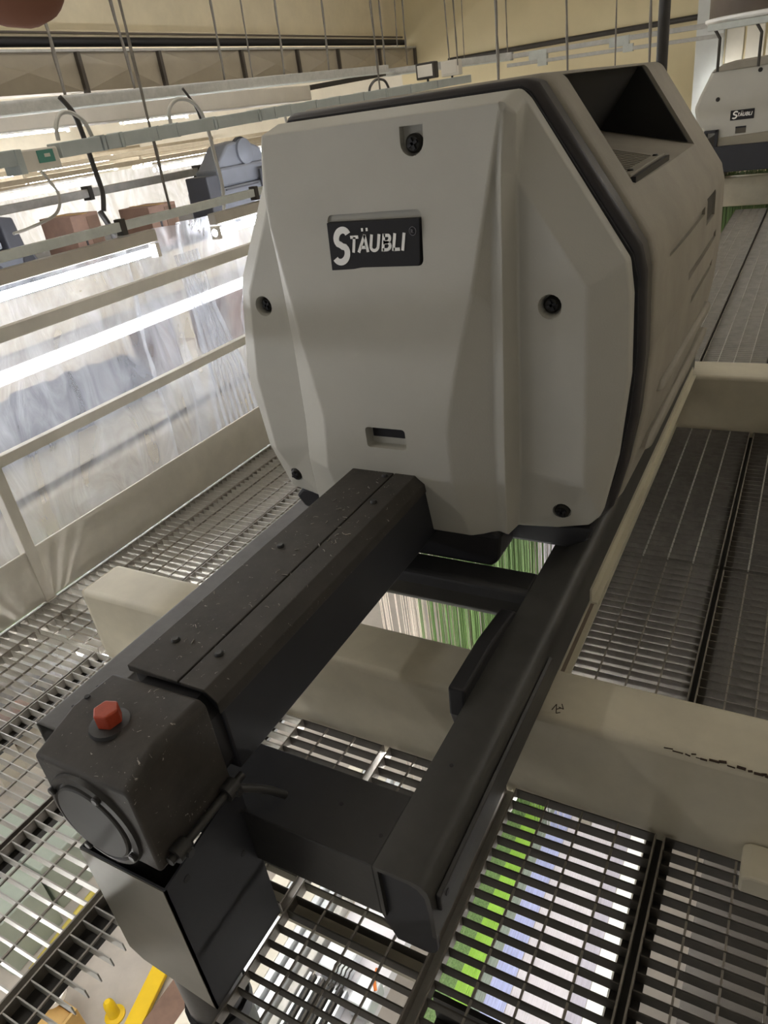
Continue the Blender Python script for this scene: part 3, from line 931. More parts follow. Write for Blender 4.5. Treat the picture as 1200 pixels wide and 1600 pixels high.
LF = thing('weaving_loom', 'pale loom front with long rails and ribs below the post', 'loom', (-1.3, 1.2, FZ))
for i, (x0, x1, m_, z) in enumerate(((-1.60, -1.525, LOOMC, -1.20), (-1.515, -1.455, ALU, -1.19), (-1.445, -1.40, LOOMC, -1.21), (-1.385, -1.36, ALU, -1.18), (-1.35, -1.315, ALU, -1.2), (-1.30, -1.27, GALVL, -1.22))):
    MB().box(x0, x1, .1, 1.9, z - .06, z).build('loom_rail', m_, LF, bevel=.004)
for i in range(9):
    x = -1.25 + i * .019
    MB().box(x, x + .009, .3, 1.02, -1.26, -1.2).build('rib', GALVD if i % 2 else ALU, LF)
MB().box(-1.26, -1.0, .3, 1.9, -1.34, -1.27).build('table_plate', mat('loom_white', '#e2dfe4', .45, var=.05), LF)
MB().box(-1.24, -1.12, 1.05, 1.2, -1.27, -1.2).build('cover_block', ALU, LF, bevel=.01)
MB().box(-1.07, -.985, .98, 1.10, -1.27, -1.18).build('cover_block', ALU, LF, bevel=.01)
MB().lathe((-1.04, .86, -1.27), [(.055, 0), (.055, .05), (.04, .06)], 'z', 20).build('black_knob', DKSTEEL, LF, smooth=40)
for i in range(5):
    pts = [(-1.17 + i * .011, 1.06 + .01 * (j % 2), -1.19 + .0 * j) if False else (-1.17 + i * .016 + .004 * (j % 2), 1.00 + j * .018, -1.185) for j in range(7)]
    MB().tube(pts, .003, 6).build('spring', DKSTEEL, LF)
MB().tube([(-1.02, 1.12, -1.18), (-1.0, 1.07, -1.16), (-.985, 1.05, -1.17)], .006, 8).build('orange_lead', mat('orange_lead', '#e07a2c', .5), LF)
for (x, y) in ((-1.55, .3), (-1.05, .3), (-1.55, 1.8), (-1.05, 1.8)):
    MB().box(x - .04, x + .04, y - .04, y + .04, FZ, -1.27).build('leg', LOOMC, LF)

# dark cabinet under the right-hand grating
t = thing('cabinet', 'dark cabinet with pale top edge below the bottom right grating', 'cabinet', (.1, 1.6, FZ))
MB().box(-.035, .6, .5, 2.3, FZ, -1.2).build('cabinet_body', DKSTEEL, t, bevel=.01)
MB().box(-.045, .6, .48, 2.32, -1.2, -1.17).build('cabinet_top', mat('cabinet_top_dark', '#3b3630', .6), t)
MB().box(-.042, -.035, 1.9, 2.0, -1.6, -1.25).build('pale_hinge', CREAM, t, bevel=.003)

# things on the hall floor at the lower left
t = thing('plank', 'yellow plank leaning on the brown carton below the post', 'plank', (-2.63, 1.05, FZ))
MB().bar((-2.69, 1.22, FZ + .03), (-2.58, .84, FZ + .05), .10, .03).build('board', YELLOW, t, bevel=.004)
tag(MB().lathe((-2.76, .905, FZ), [(.055, 0), (.055, .01), (.032, .02), (.030, .10), (.026, .13), (.014, .145)], 'z', 18).build('bollard', YELLOW, smooth=40), 'small yellow rounded bollard on the concrete floor', 'bollard')
t = thing('carton', 'brown carton with round holes beside the yellow plank', 'carton', (-2.38, .98, FZ))
MB().box(-2.52, -2.20, .78, 1.22, FZ, FZ + .12).build('carton_body', CARD, t, bevel=.006)
for k2 in range(4):
    MB().lathe((-2.47 + .07 * k2, .85 + .06 * k2, FZ + .119), [(.008, 0), (.007, .003)], 'z', 8).build('punch_hole', CARDD, t)
t = thing('carton', 'open tan carton with a white spool on its corner, lower left', 'carton', (-3.05, .72, FZ))
MB().box(-3.16, -2.86, .56, .80, FZ, FZ + .02).build('carton_base', CARD, t)
TAN = mat('tan_cardboard', '#c9a566', .8, var=.12)
for (a, b, c_, d) in ((-3.16, -3.145, .56, .80), (-2.875, -2.86, .56, .80), (-3.145, -2.875, .56, .575), (-3.145, -2.875, .785, .80)):
    MB().box(a, b, c_, d, FZ, FZ + .18).build('carton_side', TAN, t)
MB().box(-3.14, -2.90, .58, .78, FZ + .02, FZ + .14).build('carton_flap', TAN, t, bevel=.01)
t = thing('spool', 'white spool with blue centre on the tan carton', 'spool', (-3.03, .79, FZ + .18))
MB().lathe((-3.03, .79, FZ + .18), [(.065, 0), (.065, .03), (.05, .04)], 'z', 24).build('spool_body', WHITEP, t, smooth=40)
MB().lathe((-3.03, .79, FZ + .22), [(.036, 0), (.034, .006)], 'z', 20).build('spool_centre', BLUEP, t, smooth=40)
t = thing('machine_cover', 'pale grey-green machine cover on the floor at the left', 'cover', (-3.8, 1.2, FZ))
MB().box(-4.15, -3.48, .80, 1.16, FZ, FZ + .40).build('cover_box', LOOMG, t, bevel=.012)
MB().box(-4.15, -3.55, 1.20, 1.58, FZ, FZ + .40).build('cover_box', LOOMG, t, bevel=.012)
tag(MB().tube([(-3.44, 1.38, FZ + .023), (-3.40, .86, FZ + .023)], .022, 10).build('pole', mat('yellow_pole', '#cdbb58', .45), smooth=40), 'yellowish pole lying beside the grey-green cover', 'pole')
t = thing('yarn_rack', 'dark rack with yarn cones below the left walkway', 'rack', (-5.3, 2.3, FZ))
MB().box(-5.75, -5.1, 2.0, 2.05, FZ, FZ + .12).build('rack_bar', CARDD, t)
MB().box(-5.75, -5.1, 2.55, 2.62, FZ, FZ + .12).build('rack_bar', CARDD, t)
MB().box(-5.75, -5.68, 2.05, 2.55, FZ, FZ + .12).build('rack_bar', CARDD, t)
for k2, (x, y) in enumerate(((-5.2, 2.34), (-5.24, 2.14), (-5.42, 2.42), (-5.5, 2.2))):
    q = MB().tube([(x, y, FZ + .19), (x - .06, y - .16, FZ + .19)], [.045, .06], 14)
    tag(q.build('yarn_cone', TERRA if k2 < 2 else CARDD, smooth=40), ['terracotta yarn cone with pale tip at the front of the rack', 'terracotta yarn cone nearest the grey-green cover', 'brown yarn cone in the middle of the rack', 'brown yarn cone at the far side of the rack'][k2], 'yarn cone', 'yarn cones in the dark rack')
t = thing('cloth_table', 'white cloth spread on a low table under the left walkway', 'table', (-4.3, 2.7, FZ))
MB().box(-4.85, -3.75, 2.25, 3.3, -1.86, -1.82).build('tabletop', WHITEY, t, bevel=.01)
for (x, y) in ((-4.8, 2.3), (-3.8, 2.3), (-4.8, 3.25), (-3.8, 3.25)):
    MB().box(x - .03, x + .03, y - .03, y + .03, FZ, -1.86).build('leg', GALVD, t)

# ------------------------------------------------------------------ railing on the left
RL = thing('guard_railing', 'cream guard railing with two rails and toe board left of the walkway', 'railing', (-2.44, 2, 0))
MB().box(-2.465, -2.43, -.6, 9.0, .962, 1.010).build('top_rail', CREAM2, RL, bevel=.003)
MB().box(-2.465, -2.43, -.6, 9.0, .560, .600).build('mid_rail', CREAM2, RL, bevel=.003)
MB().box(-2.440, -2.43, -.6, 9.0, .004, .228).build('toe_board', CREAM2, RL, bevel=.002)
MB().box(-2.440, -2.4195, -.6, 3.44, -.03, -.004).build('edge_angle', GALVL, RL)
for y in (-.15, 1.325, 4.3, 7.2):
    MB().box(-2.47, -2.424, y - .022, y + .022, -.03, .961).build('post', CREAM2, RL, bevel=.003)
    MB().box(-2.47, -2.415, y - .022, y + .022, -.002, .004).build('post_foot', CREAM2, RL)


# ------------------------------------------------------------------ fluorescent lamps
def lamp(p, q, label, r=.018, housing=.07, group=None, low=False, gap=.05, hmat=None, light=None):
    p, q = Vector(p), Vector(q)
    c = (p + q) / 2
    t = thing('fluorescent_lamp', label, 'lamp', c + Vector((0, 0, gap + housing)), group)
    up = Vector((0, 0, 1))
    if not low:
        MB().bar(p + up * (gap + housing / 2), q + up * (gap + housing / 2), housing * .9, housing).build('housing', hmat or mat('lamp_housing', '#b5aea2', .5, var=.08), t, bevel=.006)
        d = (q - p).normalized()
        for e, s in ((p, 1), (q, -1)):
            MB().bar(e, e + d * s * .03, r * 2.6, r * 2.6 + .02).build('tube_holder', BEIGE, t)
    MB().tube([p, q], r, 8 if low else 12).build('tube', light or LAMPT, t, smooth=60)
    return t


lamp((-3.5, .6, .935), (-3.5, 3.40, .935), 'long fluorescent lamp above the railing at the left edge', r=.022, housing=.07, light=LAMPS)
lamp((-3.5, 3.95, .930), (-3.5, 6.4, .930), 'fluorescent lamp just left of the machine panel', r=.024, housing=.07, light=LAMPS)
lamp((-3.5, -2.6, .935), (-3.5, .2, .935), 'fluorescent lamp in the left row, nearest the viewer', r=.022, light=LAMPS)
lamp((-4.45, 2.0, .31), (-4.45, 6.2, .31), 'long fluorescent lamp glowing behind the plastic sheet', r=.045, gap=.05, light=emit('tube_light_soft', '#f6f8ff', 7.0))
# lamps lighting the looms, fixed below the beams
lamp((-2.3, 1.27, -.16), (-.30, 1.27, -.16), 'fluorescent lamp under the near cream beam', r=.02, housing=.05, gap=.03, light=LAMPL)
lamp((-2.3, 3.56, -.18), (-.30, 3.56, -.18), 'fluorescent lamp under the far cream beam', r=.02, housing=.05, gap=.03, light=LAMPL)
lamp((-.186, .62, -.82), (-.186, 2.3, -.82), 'fluorescent lamp below the front right grating', r=.020, housing=.03, gap=.02, light=emit('tube_light_small', '#f8f6f2', 24.0))
lamp((-2.2, .3, -1.0), (-2.2, -1.8, -1.0), 'fluorescent lamp over the floor below the viewer', r=.02, light=LAMPL)
lamp((-.9, -.15, -.9), (-.9, -1.9, -.9), 'fluorescent lamp over the loom front below the viewer', r=.02, light=LAMPL)
lamp((-4.9, .9, -.7), (-4.9, -1.2, -.7), 'fluorescent lamp over the grey-green cover', r=.02, light=LAMPL)
lamp((-1.25, 12.1, .55), (-1.25, 12.1, 1.34), 'upright lamp glowing behind the distant machine', r=.02, low=True, light=LAMPL)
MB().tube([(-1.25, 12.1, FZ), (-1.25, 12.1, .55)], .015, 8).build('stand', GALVD, bpy.data.objects[[o.name for o in COL.objects if o.get('label', '').startswith('upright lamp')][0]])
# unseen fill lamps added under the ceiling, for the left and right sides
for k2, y in enumerate((-3.4, -.6, 2.4, 5.4, 8.4)):
    lamp((-3.4, y, 3.2), (-3.4, y + 1.6, 3.2), '%s added fill lamp from the front in the ceiling row over the railing, above the picture' % ('first', 'second', 'third', 'fourth', 'fifth')[k2], r=.02, housing=.06, gap=.08, group='added fill lamps above the picture')
for k2, y in enumerate((3.2, 5.6, 8.0)):
    lamp((2.4, y, 3.2), (2.4, y + 1.6, 3.2), '%s added fill lamp of the ceiling row over the right walkway, above the picture' % ('front', 'middle', 'rear')[k2], r=.02, housing=.06, gap=.08, group='added fill lamps over the right walkway')
# lamp rows across the hall, upper left
ORD = ['first', 'second', 'third', 'fourth', 'fifth', 'sixth', 'seventh']
for i, (x, z, y0, y1) in enumerate(((-7.2, 1.22, 3.0, 12), (-8.2, 1.30, 3.4, 12), (-9.4, 1.22, 4, 12), (-10.6, 1.34, 4, 12), (-11.8, 1.24, 5, 12), (-9.0, 1.83, 5.5, 12), (-12.6, 1.38, 6, 12))):
    y = y0 + .4 * (i % 3)
    k2 = 0
    rl = MB().box(x - .03, x + .03, 3, 12.499, z + .09, z + .14).build('lamp_rail', mat('lamp_rail', '#a79c88', .6))
    tag(rl, 'thin grey rail carrying the %s lamp row across the hall' % ORD[i], 'rail', 'lamp rails across the hall')
    while y < y1 - 1.5:
        lamp((x, y, z), (x, y + 1.45, z), '%s tube from the left in the %s lamp row across the hall' % (ORD[k2], ORD[i]), r=.024, gap=.04, housing=.045,
             group='lamp rows across the hall', hmat=mat('lamp_rail', '#a79c88', .6))
        y += 1.9 + .5 * ((i + k2) % 2)
        k2 += 1

# ------------------------------------------------------------------ rails, trays and duct at the upper left
t = thing('strut_rail', 'pale perforated strut running above the long lamp at the left', 'rail', (-3.5, 4, 1.1))
MB().box(-3.52, -3.48, .5, 9.2, 1.085, 1.135).build('strut', STRUT, t, bevel=.003)
for y in (3.17, 4.45, 5.3, 6.6):
    MB().box(-3.525, -3.472, y - .02, y + .02, 1.062, 1.15).build('clip', GALVD, t, bevel=.003)
t = thing('strut_rail', 'grey channel rail in front of the bright film, upper left', 'rail', (-4.5, 5, 1.25))
MB().box(-5.03, -4.97, 2.9, 11, 1.200, 1.260).build('strut', GALVL, t, bevel=.004)
for y in (4.3, 5.6, 7.2):
    MB().box(-5.04, -4.96, y - .02, y + .02, 1.18, 1.28).build('clip', GALVD, t)
# cable tray B with box
t = thing('cable_tray', 'grey cable tray of joined segments with control box, upper left', 'cable tray', (-3.5, 4, 1.53))
segs = [.9, 1.5, 2.1, 2.6]
y = .6
def tz(y):
    return 1.525 + max(0, y - 2.6) * .026
for (y0, y1) in ((.6, 2.63), (2.88, 3.16), (3.20, 3.30), (3.33, 3.60), (3.62, 3.77), (3.79, 4.12), (4.16, 4.60), (4.64, 4.80), (4.83, 5.0), (5.02, 5.35), (5.38, 5.7), (5.73, 6.1), (6.13, 6.5), (6.54, 7.0), (7.04, 7.6), (7.62, 8.5)):
    MB().bar((-3.5, y0, tz(y0)), (-3.5, y1, tz(y1)), .10, .072).build('tray_segment', TRAYM, t, bevel=.004)
for y in (3.18, 3.315, 3.61, 3.78, 4.14, 4.62, 4.815, 5.01, 5.365, 5.715, 6.115, 6.52, 7.02):
    MB().bar((-3.5, y - .010, tz(y)), (-3.5, y + .010, tz(y)), .104, .077).build('tray_joint', TRAYM, t)
bx = MB().box(-3.56, -3.45, 2.63, 2.86, 1.455, 1.555).build('control_box', BEIGE, t, bevel=.008)
MB().box(-3.45, -3.446, 2.725, 2.825, 1.488, 1.545).build('teal_label', TEAL, bx, label='teal label')
MB().box(-3.446, -3.4445, 2.765, 2.80, 1.512, 1.528).build('label_field', BEIGE, bx)
MB().box(-3.56, -3.44, 2.60, 2.635, 1.45, 1.56).build('box_flange', TRAYM, bx)
# angle rail A, left length and right length
t = thing('cable_tray', 'long pale angle rail crossing the upper picture below the duct', 'cable tray', (-4.5, 5, 1.85))
MB().bar((-4.5, .8, 1.76), (-4.5, 8.55, 1.905), .07, .075).build('rail_face', GALVL, t, bevel=.003)
MB().bar((-4.46, .8, 1.715), (-4.46, 8.55, 1.862), .13, .008).build('rail_flange', STRUT, t)
t = thing('cable_tray', 'pale angle rail bridging from the left rail towards the pole', 'cable tray', (-3.8, 9, 1.85))
MB().bar((-4.68, 8.9, 1.885), (-3.15, 9.0, 1.84), .07, .07).build('rail_face', GALVL, t, bevel=.003)
MB().bar((-4.68, 8.86, 1.845), (-3.15, 8.96, 1.80), .12, .008).build('rail_flange', STRUT, t)
t = thing('strut_rail', 'upper pale cross rail behind the machine top at right', 'rail', (-2.3, 9, 1.83))
MB().bar((-3.2, 9.0, 1.835), (.5, 9.0, 1.80), .045, .045).build('strut', GALVL, t, bevel=.003)
for x in (-2.86, -2.0):
    MB().box(x - .1, x + .1, 8.97, 9.03, 1.76, 1.85).build('splice_plate', STRUT, t, bevel=.003)
t = thing('strut_rail', 'lower pale cross rail behind the machine top at right', 'rail', (-2.3, 9, 1.74))
MB().bar((-3.2, 8.95, 1.752), (-1.0, 8.95, 1.712), .035, .035).build('strut', GALVL, t, bevel=.003)
for x in (-2.8, -1.9):
    MB().box(x - .05, x + .05, 8.93, 8.97, 1.70, 1.77).build('clip', STRUT, t)
tag(MB().tube([(-5.4, 12.4, 2.05), (-.2, 12.4, 2.05)], .035, 12).build('wall_pipe', WIRED, smooth=40), 'dark pipe running along the end wall', 'pipe')

# air duct with cross-broken sheets
struct(MB().box(-6.16, -6.145, -3, 12.36, 2.466, 2.482).build('trim_4', BROWN))
t = thing('air_duct', 'grey sheet-metal air duct with creased panels along the upper left', 'duct', (-6.1, 7, 2.15))
y = 3.0
ws = [1.25, 1.25, 1.05, 1.35, 1.15, 1.0, 1.2, 1.2]
tops = 2.305
for w in ws:
    y1 = y + w
    f = .075
    zb = 2.0
    cy, cz = (y + y1) / 2, (zb + tops) / 2
    MB().add([(-6.02, y + .02, zb), (-6.02, y1 - .02, zb), (-6.02, y1 - .02, tops), (-6.02, y + .02, tops), (-6.02 + f, cy, cz), (-6.25, y + .02, zb), (-6.25, y1 - .02, zb), (-6.25, y1 - .02, tops), (-6.25, y + .02, tops)],
             [(0, 1, 4), (1, 2, 4), (2, 3, 4), (3, 0, 4), (5, 6, 1, 0), (6, 7, 2, 1), (7, 8, 3, 2), (8, 5, 0, 3), (5, 8, 7, 6)]).build('duct_panel', DUCT, t)
    MB().box(-6.03, -5.98, y1 - .02, y1 + .02, zb - .02, tops + .02).build('duct_flange', mat('duct_flange', '#4b443c', .6), t)
    y = y1
MB().box(-6.26, -5.97, 3.0, y, tops, tops + .02).build('duct_top_edge', GALVL, t)
tag(MB().tube([(-6.1, 2.5, 2.395), (-6.1, 12.3, 2.395)], .04, 10).build('black_pipe', GASKET, smooth=40), 'black pipe between the duct and the wall ledge', 'pipe')
# lower duct below the angle rail
tag(MB().box(-5.7, -5.3, 1.5, 8.15, 1.71, 1.86).build('lower_duct', mat('pale_duct', '#c2baab', .5, metal=.1, var=.08, scale=3), bevel=.01), 'pale flat duct just below the long angle rail, upper left', 'duct')

tag(MB().bar((-5.6, 8.12, 1.830), (-5.6, 10.6, 1.945), .10, .055).build('dark_panel', DKSTEEL), 'dark flat panel end below the angle rail, above the machine corner', 'panel')
# drum hung in the upper right corner
t = thing('hanging_drum', 'brown drum on a white round plate in the top right corner', 'drum', (-.62, 8, 1.75))
MB().lathe((-.62, 8.0, 1.815), [(.40, 0), (.40, .38), (.36, .40)], 'z', 32).build('drum', BROWN, t, smooth=40)
MB().lathe((-.62, 8.0, 1.775), [(.41, 0), (.43, .015), (.43, .035), (.41, .04)], 'z', 32).build('plate', WHITEP, t, smooth=40)
MB().box(-.98, -.30, 7.6, 7.66, 1.72, 1.77).build('bracket', STRUT, t, bevel=.006)
for x in (-.93, -.62, -.34):
    MB().tube([(x, 7.63, 1.74), (x + .05, 7.63, 1.66), (x + .05, 7.63, 1.42)], .012, 8).build('bracket_leg', GALVD, t)
tag(MB().tube([(-.566, 3.3, 3.4), (-.575, 3.3, 1.9), (-.582, 3.3, .3)], .021, 12).build('conduit_pole', WIRED, smooth=40), 'dark upright pole standing behind the machine', 'pole')

# ------------------------------------------------------------------ hanging wires
W_ = [((-4.5, 3.96, 3.4), (-4.5, 3.93, 1.86), .012, 'short twisted wire at the far left above the rail'),
      ((-4.5, 4.52, 3.4), (-4.5, 4.576, 1.86), .011, 'left one of the twisted wire pair, upper left'),
      ((-3.5, 3.63, 3.4), (-3.5, 3.594, 1.13), .009, 'long twisted wire running down to the pale strut'),
      ((-4.5, 5.68, 3.4), (-4.5, 5.632, 1.88), .010, 'wire in front of the middle duct panel'),
      ((-4.5, 6.09, 3.4), (-4.5, 6.024, 1.88), .007, 'thin wire right of the middle duct panel'),
      ((-4.5, 6.62, 3.4), (-4.5, 6.519, 1.9), .010, 'wire at the right part of the duct'),
      ((-4.5, 7.41, 3.4), (-4.5, 7.317, 1.9), .011, 'wire near the right end of the duct'),
      ((-3.5, 6.50, 3.4), (-3.5, 6.489, 1.64), .010, 'thick wire above the top left corner of the machine'),
      ((-4.5, 8.56, 3.4), (-4.5, 8.542, 1.92), .011, 'wire at the joint of the angle rails'),
      ((-5.0, 10, 3.4), (-5.065, 10, 2.2), .008, 'thin wire before the cream wall corner'),
      ((-3.93, 8, 3.4), (-3.955, 8, 1.88), .008, 'thin wire left of the wall corner'),
      ((-3.94, 9, 3.4), (-3.907, 9, 1.86), .008, 'first thin wire right of the wall corner'),
      ((-3.40, 8, 3.4), (-3.386, 8, 1.80), .008, 'second thin wire right of the wall corner'),
      ((-3.70, 9, 3.4), (-3.725, 9, 1.86), .005, 'faint wire right of the wall corner'),
      ((-2.39, 6.5, 3.4), (-2.404, 6.5, 1.50), .012, 'thick wire down to the machine top edge'),
      ((-3.20, 9, 3.4), (-3.211, 9, 1.82), .007, 'thin wire ending on the cross rail'),
      ((-1.72, 6, 3.4), (-1.693, 6, 1.50), .008, 'pale wire above the machine gasket corner'),
      ((-1.13, 5, 3.4), (-1.133, 5, 1.45), .004, 'thin wire above the scoop'),
      ((-1.16, 6, 3.4), (-1.128, 6, 1.50), .009, 'pale wire left of the dark pole')]
for a, b, r, lb in W_:
    a, b = Vector(a), Vector(b)
    pts = [a.lerp(b, k2 / 14) + Vector((0, random.uniform(-1, 1) * r * .5, 0)) for k2 in range(15)]
    tag(MB().tube(pts, [r * (1 + .25 * math.sin(k2 * 2.2)) for k2 in range(15)], 6).build('hanging_wire', WIRE, smooth=60), lb, 'wire')
# curved cables at the trays
C_ = [([(-3.55, 2.965, 1.58), (-3.55, 2.98, 1.65), (-3.55, 3.03, 1.70), (-3.55, 3.10, 1.70), (-3.55, 3.17, 1.655), (-3.55, 3.20, 1.56)], .011, WIREL, 'pale cable loop above the control box'),
      ([(-3.6, 3.10, 1.78), (-3.6, 3.16, 1.70), (-3.6, 3.18, 1.60), (-3.6, 3.19, 1.45), (-3.6, 3.20, 1.30), (-3.6, 3.17, 1.20)], .014, WIRED, 'dark cable bundle dropping past the tray'),
      ([(-3.62, 3.16, 1.20), (-3.62, 3.20, 1.10), (-3.62, 3.21, 1.0)], .017, WIRED, 'dark cable stub above the lamp'),
      ([(-3.56, 3.844, 1.58), (-3.56, 3.86, 1.67), (-3.56, 3.95, 1.72), (-3.56, 4.06, 1.71), (-3.56, 4.14, 1.65), (-3.56, 4.18, 1.52), (-3.56, 4.19, 1.36), (-3.56, 4.20, 1.19), (-3.56, 4.15, 1.0)], .012, WIREL, 'pale cable arching over the tray and down to the strut'),
      ([(-3.6, 4.07, 1.78), (-3.6, 4.15, 1.68), (-3.6, 4.18, 1.58)], .008, WIRED, 'black cable reaching the tray from above'),
      ([(-3.55, 2.80, 1.45), (-3.55, 2.83, 1.40), (-3.55, 2.86, 1.32), (-3.55, 2.80, 1.24), (-3.6, 2.66, 1.20), (-3.6, 2.55, 1.19)], .008, WIREL, 'grey cable hanging from the control box'),
      ([(-3.48, 4.95, 1.60), (-3.48, 4.97, 1.50), (-3.48, 5.0, 1.42), (-3.48, 5.12, 1.34), (-3.48, 5.15, 1.28)], .010, WIREL, 'pale cable crossing the blue-grey machine head'),
      ([(-4.4, 7.9, 1.66), (-4.4, 7.95, 1.74), (-4.4, 8.1, 1.80), (-4.4, 8.3, 1.78), (-4.4, 8.4, 1.66)], .014, WIRED, 'dark cable loop above the machine top edge')]
for pts, r, m_, lb in C_:
    P = [Vector(p) for p in pts]
    out = []
    for i in range(len(P) - 1):
        p0, p1, p2, p3 = P[max(i - 1, 0)], P[i], P[i + 1], P[min(i + 2, len(P) - 1)]
        for s in range(5):
            tt = s / 5
            out.append(.5 * ((2 * p1) + (p2 - p0) * tt + (2 * p0 - 5 * p1 + 4 * p2 - p3) * tt * tt + (3 * p1 - p0 - 3 * p2 + p3) * tt ** 3))
    out.append(P[-1])
    tag(MB().tube(out, r, 8).build('cable', m_, smooth=60), lb, 'cable')
# small junction boxes on the far tray
for (x, y, z, lb) in ((-3.5, 8.1, 1.79, 'white junction box on the tray above the machine'), (-3.5, 7.5, 1.78, 'small grey junction box above the machine top edge')):
    t = thing('junction_box', lb, 'box', (x, y, z))
    MB().box(x - .1, x + .1, y - .05, y + .05, z - .07, z + .07).build('box_body', BEIGE if 'white' in lb else GALVD, t, bevel=.008)
    MB().box(x - .08, x + .08, y - .056, y - .05, z - .05, z + .05).build('box_lid', BEIGE, t, bevel=.003)
    MB().tube([(x, y, tz(y) + .036), (x, y, z - .07)], .012, 8).build('stem', GALVD, t)

# ------------------------------------------------------------------ cartons and old machine heads behind the strut
tag(MB().box(-6.4, -4.12, .5, 9, .80, .83).build('storage_deck', GALVD), 'grey deck carrying cartons and machine heads beyond the lamp', 'deck')
def carton(x0, x1, y0, y1, z0, z1, label):
    t = thing('carton', label, 'carton', ((x0 + x1) / 2, (y0 + y1) / 2, z0))
    MB().box(x0, x1, y0, y1, z0, z1).build('carton_body', CARD, t, bevel=.004)
    MB().box(x1, x1 + .003, y0 + (y1 - y0) * .55, y1 - .01, z0 + .01, z1 - .02).build('side_flap', CARDD, t)
    MB().box(x0 - .01, x1 + .01, (y0 + y1) / 2 - .02, (y0 + y1) / 2 + .02, z1, z1 + .002).build('tape', TAN, t)
    MB().box(x1, x1 + .004, y0 + (y1 - y0) * .3, y0 + (y1 - y0) * .36, z0 + .12, z0 + .2).build('grip_hole', GASKET, t)


carton(-4.45, -4.15, 3.37, 3.60, .832, 1.165, 'brown carton behind the strut at the far left')
carton(-4.45, -4.15, 4.05, 4.33, .832, 1.115, 'brown carton behind the strut, right of the first')


def head(x, y, z, s, label, disc):
    t = thing('dobby_machine', label, 'machine', (x, y, z))
    MB().box(x - .30, x, y - .02, y + .95 * s, z, z + .30 * s).build('lower_casing', BLUEG, t, bevel=.02, smooth=40)
    MB().box(x - .28, x - .03, y + .12 * s, y + .9 * s, z + .30 * s, z + .46 * s).build('upper_casing', BLUEG, t, bevel=.02, smooth=40)
    MB().box(x - .22, x + .01, y - .10 * s, y + .06 * s, z + .02, z + .42 * s).build('black_side', BLUEGD, t, bevel=.01)
    MB().prism([(y + .12 * s, z + .44 * s), (y + .9 * s, z + .44 * s), (y + .84 * s, z + .58 * s), (y + .6 * s, z + .66 * s), (y + .36 * s, z + .64 * s)], 'x', x - .27, x - .06).build('hood', BLUEG, t, bevel=.02, smooth=40)
    MB().lathe((x - .09, y + .58 * s, z + .56 * s), [(.11 * s, 0), (.11 * s, .05), (.09 * s, .06)], 'x', 24).build('disc', BLUEG, t, smooth=40)
    MB().lathe((x - .10, y + .58 * s, z + .56 * s), [(.125 * s, 0), (.125 * s, .03)], 'x', 24).build('disc_ring', BLUEGD, t, smooth=40)
    MB().box(x, x + .02, y + .66 * s, y + .86 * s, z + .14 * s, z + .40 * s).build('window_panel', BLUEGD, t, bevel=.01)
    MB().box(x, x + .008, y + .14 * s, y + .62 * s, z + .275 * s, z + .285 * s).build('seam_strip', BLUEGD, t)
    if disc:
        for dy in (.2, .32):
            MB().lathe((x, y + dy * s, z + .15 * s), [(.035, 0), (.03, .012)], 'x', 14).build('knob', BLUEGD, t, smooth=40)


head(-4.30, 4.98, .832, .92, 'blue-grey machine head with round disc, left of the panel', False)
t = thing('dobby_machine', 'blue-grey machine head with black top at the left picture edge', 'machine', (-4.3, 2.7, .832))
MB().prism([(2.0, .832), (3.16, .832), (3.17, .94), (3.14, 1.02), (3.08, 1.05), (2.0, 1.07)], 'x', -4.8, -4.3).build('lower_casing', BLUEG, t, bevel=.02, smooth=40)
MB().prism([(2.0, 1.07), (2.95, 1.06), (2.95, 1.10), (2.0, 1.15)], 'x', -4.75, -4.31).build('mid_casing', mat('blue_grey_light', '#8f9299', .5), t, bevel=.008)
MB().prism([(2.0, 1.15), (2.96, 1.10), (2.98, 1.20), (2.0, 1.29)], 'x', -4.72, -4.34).build('black_top', BLUEGD, t, bevel=.01)
MB().prism([(2.98, 1.0), (3.10, 1.0), (3.07, 1.22), (2.97, 1.24)], 'x', -4.7, -4.29).build('black_side', BLUEGD, t, bevel=.01)
for y in (2.82, 2.87):
    MB().lathe((-4.30, y, .955), [(.024, 0), (.02, .010)], 'x', 14).build('knob', BLUEGD, t, smooth=40)
MB().lathe((-4.30, 3.09, .96), [(.045, 0), (.04, .010)], 'x', 16).build('round_cap', BLUEGD, t, smooth=40)


# ------------------------------------------------------------------ plastic film
def film(name, x, y0, y1, z0, z1, material, label, amp=.05, seam=None, ny=90, nz=60, seed=0):
    vs, fs = [], []
    for j in range(nz + 1):
        for i in range(ny + 1):
            y = y0 + (y1 - y0) * i / ny
            z = z0 + (z1 - z0) * j / nz
            q = Vector((y * 1.3 + seed, z * .8, seed))
            d = noise.noise(q * 1.1) * amp + noise.noise(Vector((y * 4.5 + z * .6, z * .7, seed + 3))) * amp * .55 + noise.noise(Vector((y * 2 - z * 3, z * 3 + y, seed + 9))) * amp * .35
            if seam:
                for sy, sw, sa in seam:
                    e = (y - sy - (z - z1) * .05) / sw
                    d += sa * math.exp(-e * e) * math.cos(e * 3.0)
            vs.append((x + d, y, z))
    for j in range(nz):
        for i in range(ny):
            a = j * (ny + 1) + i
            fs.append((a, a + 1, a + ny + 2, a + ny + 1))
    o = MB().add(vs, fs).build(name, material, smooth=80, fixn=False)
    return tag(o, label, 'plastic sheet')


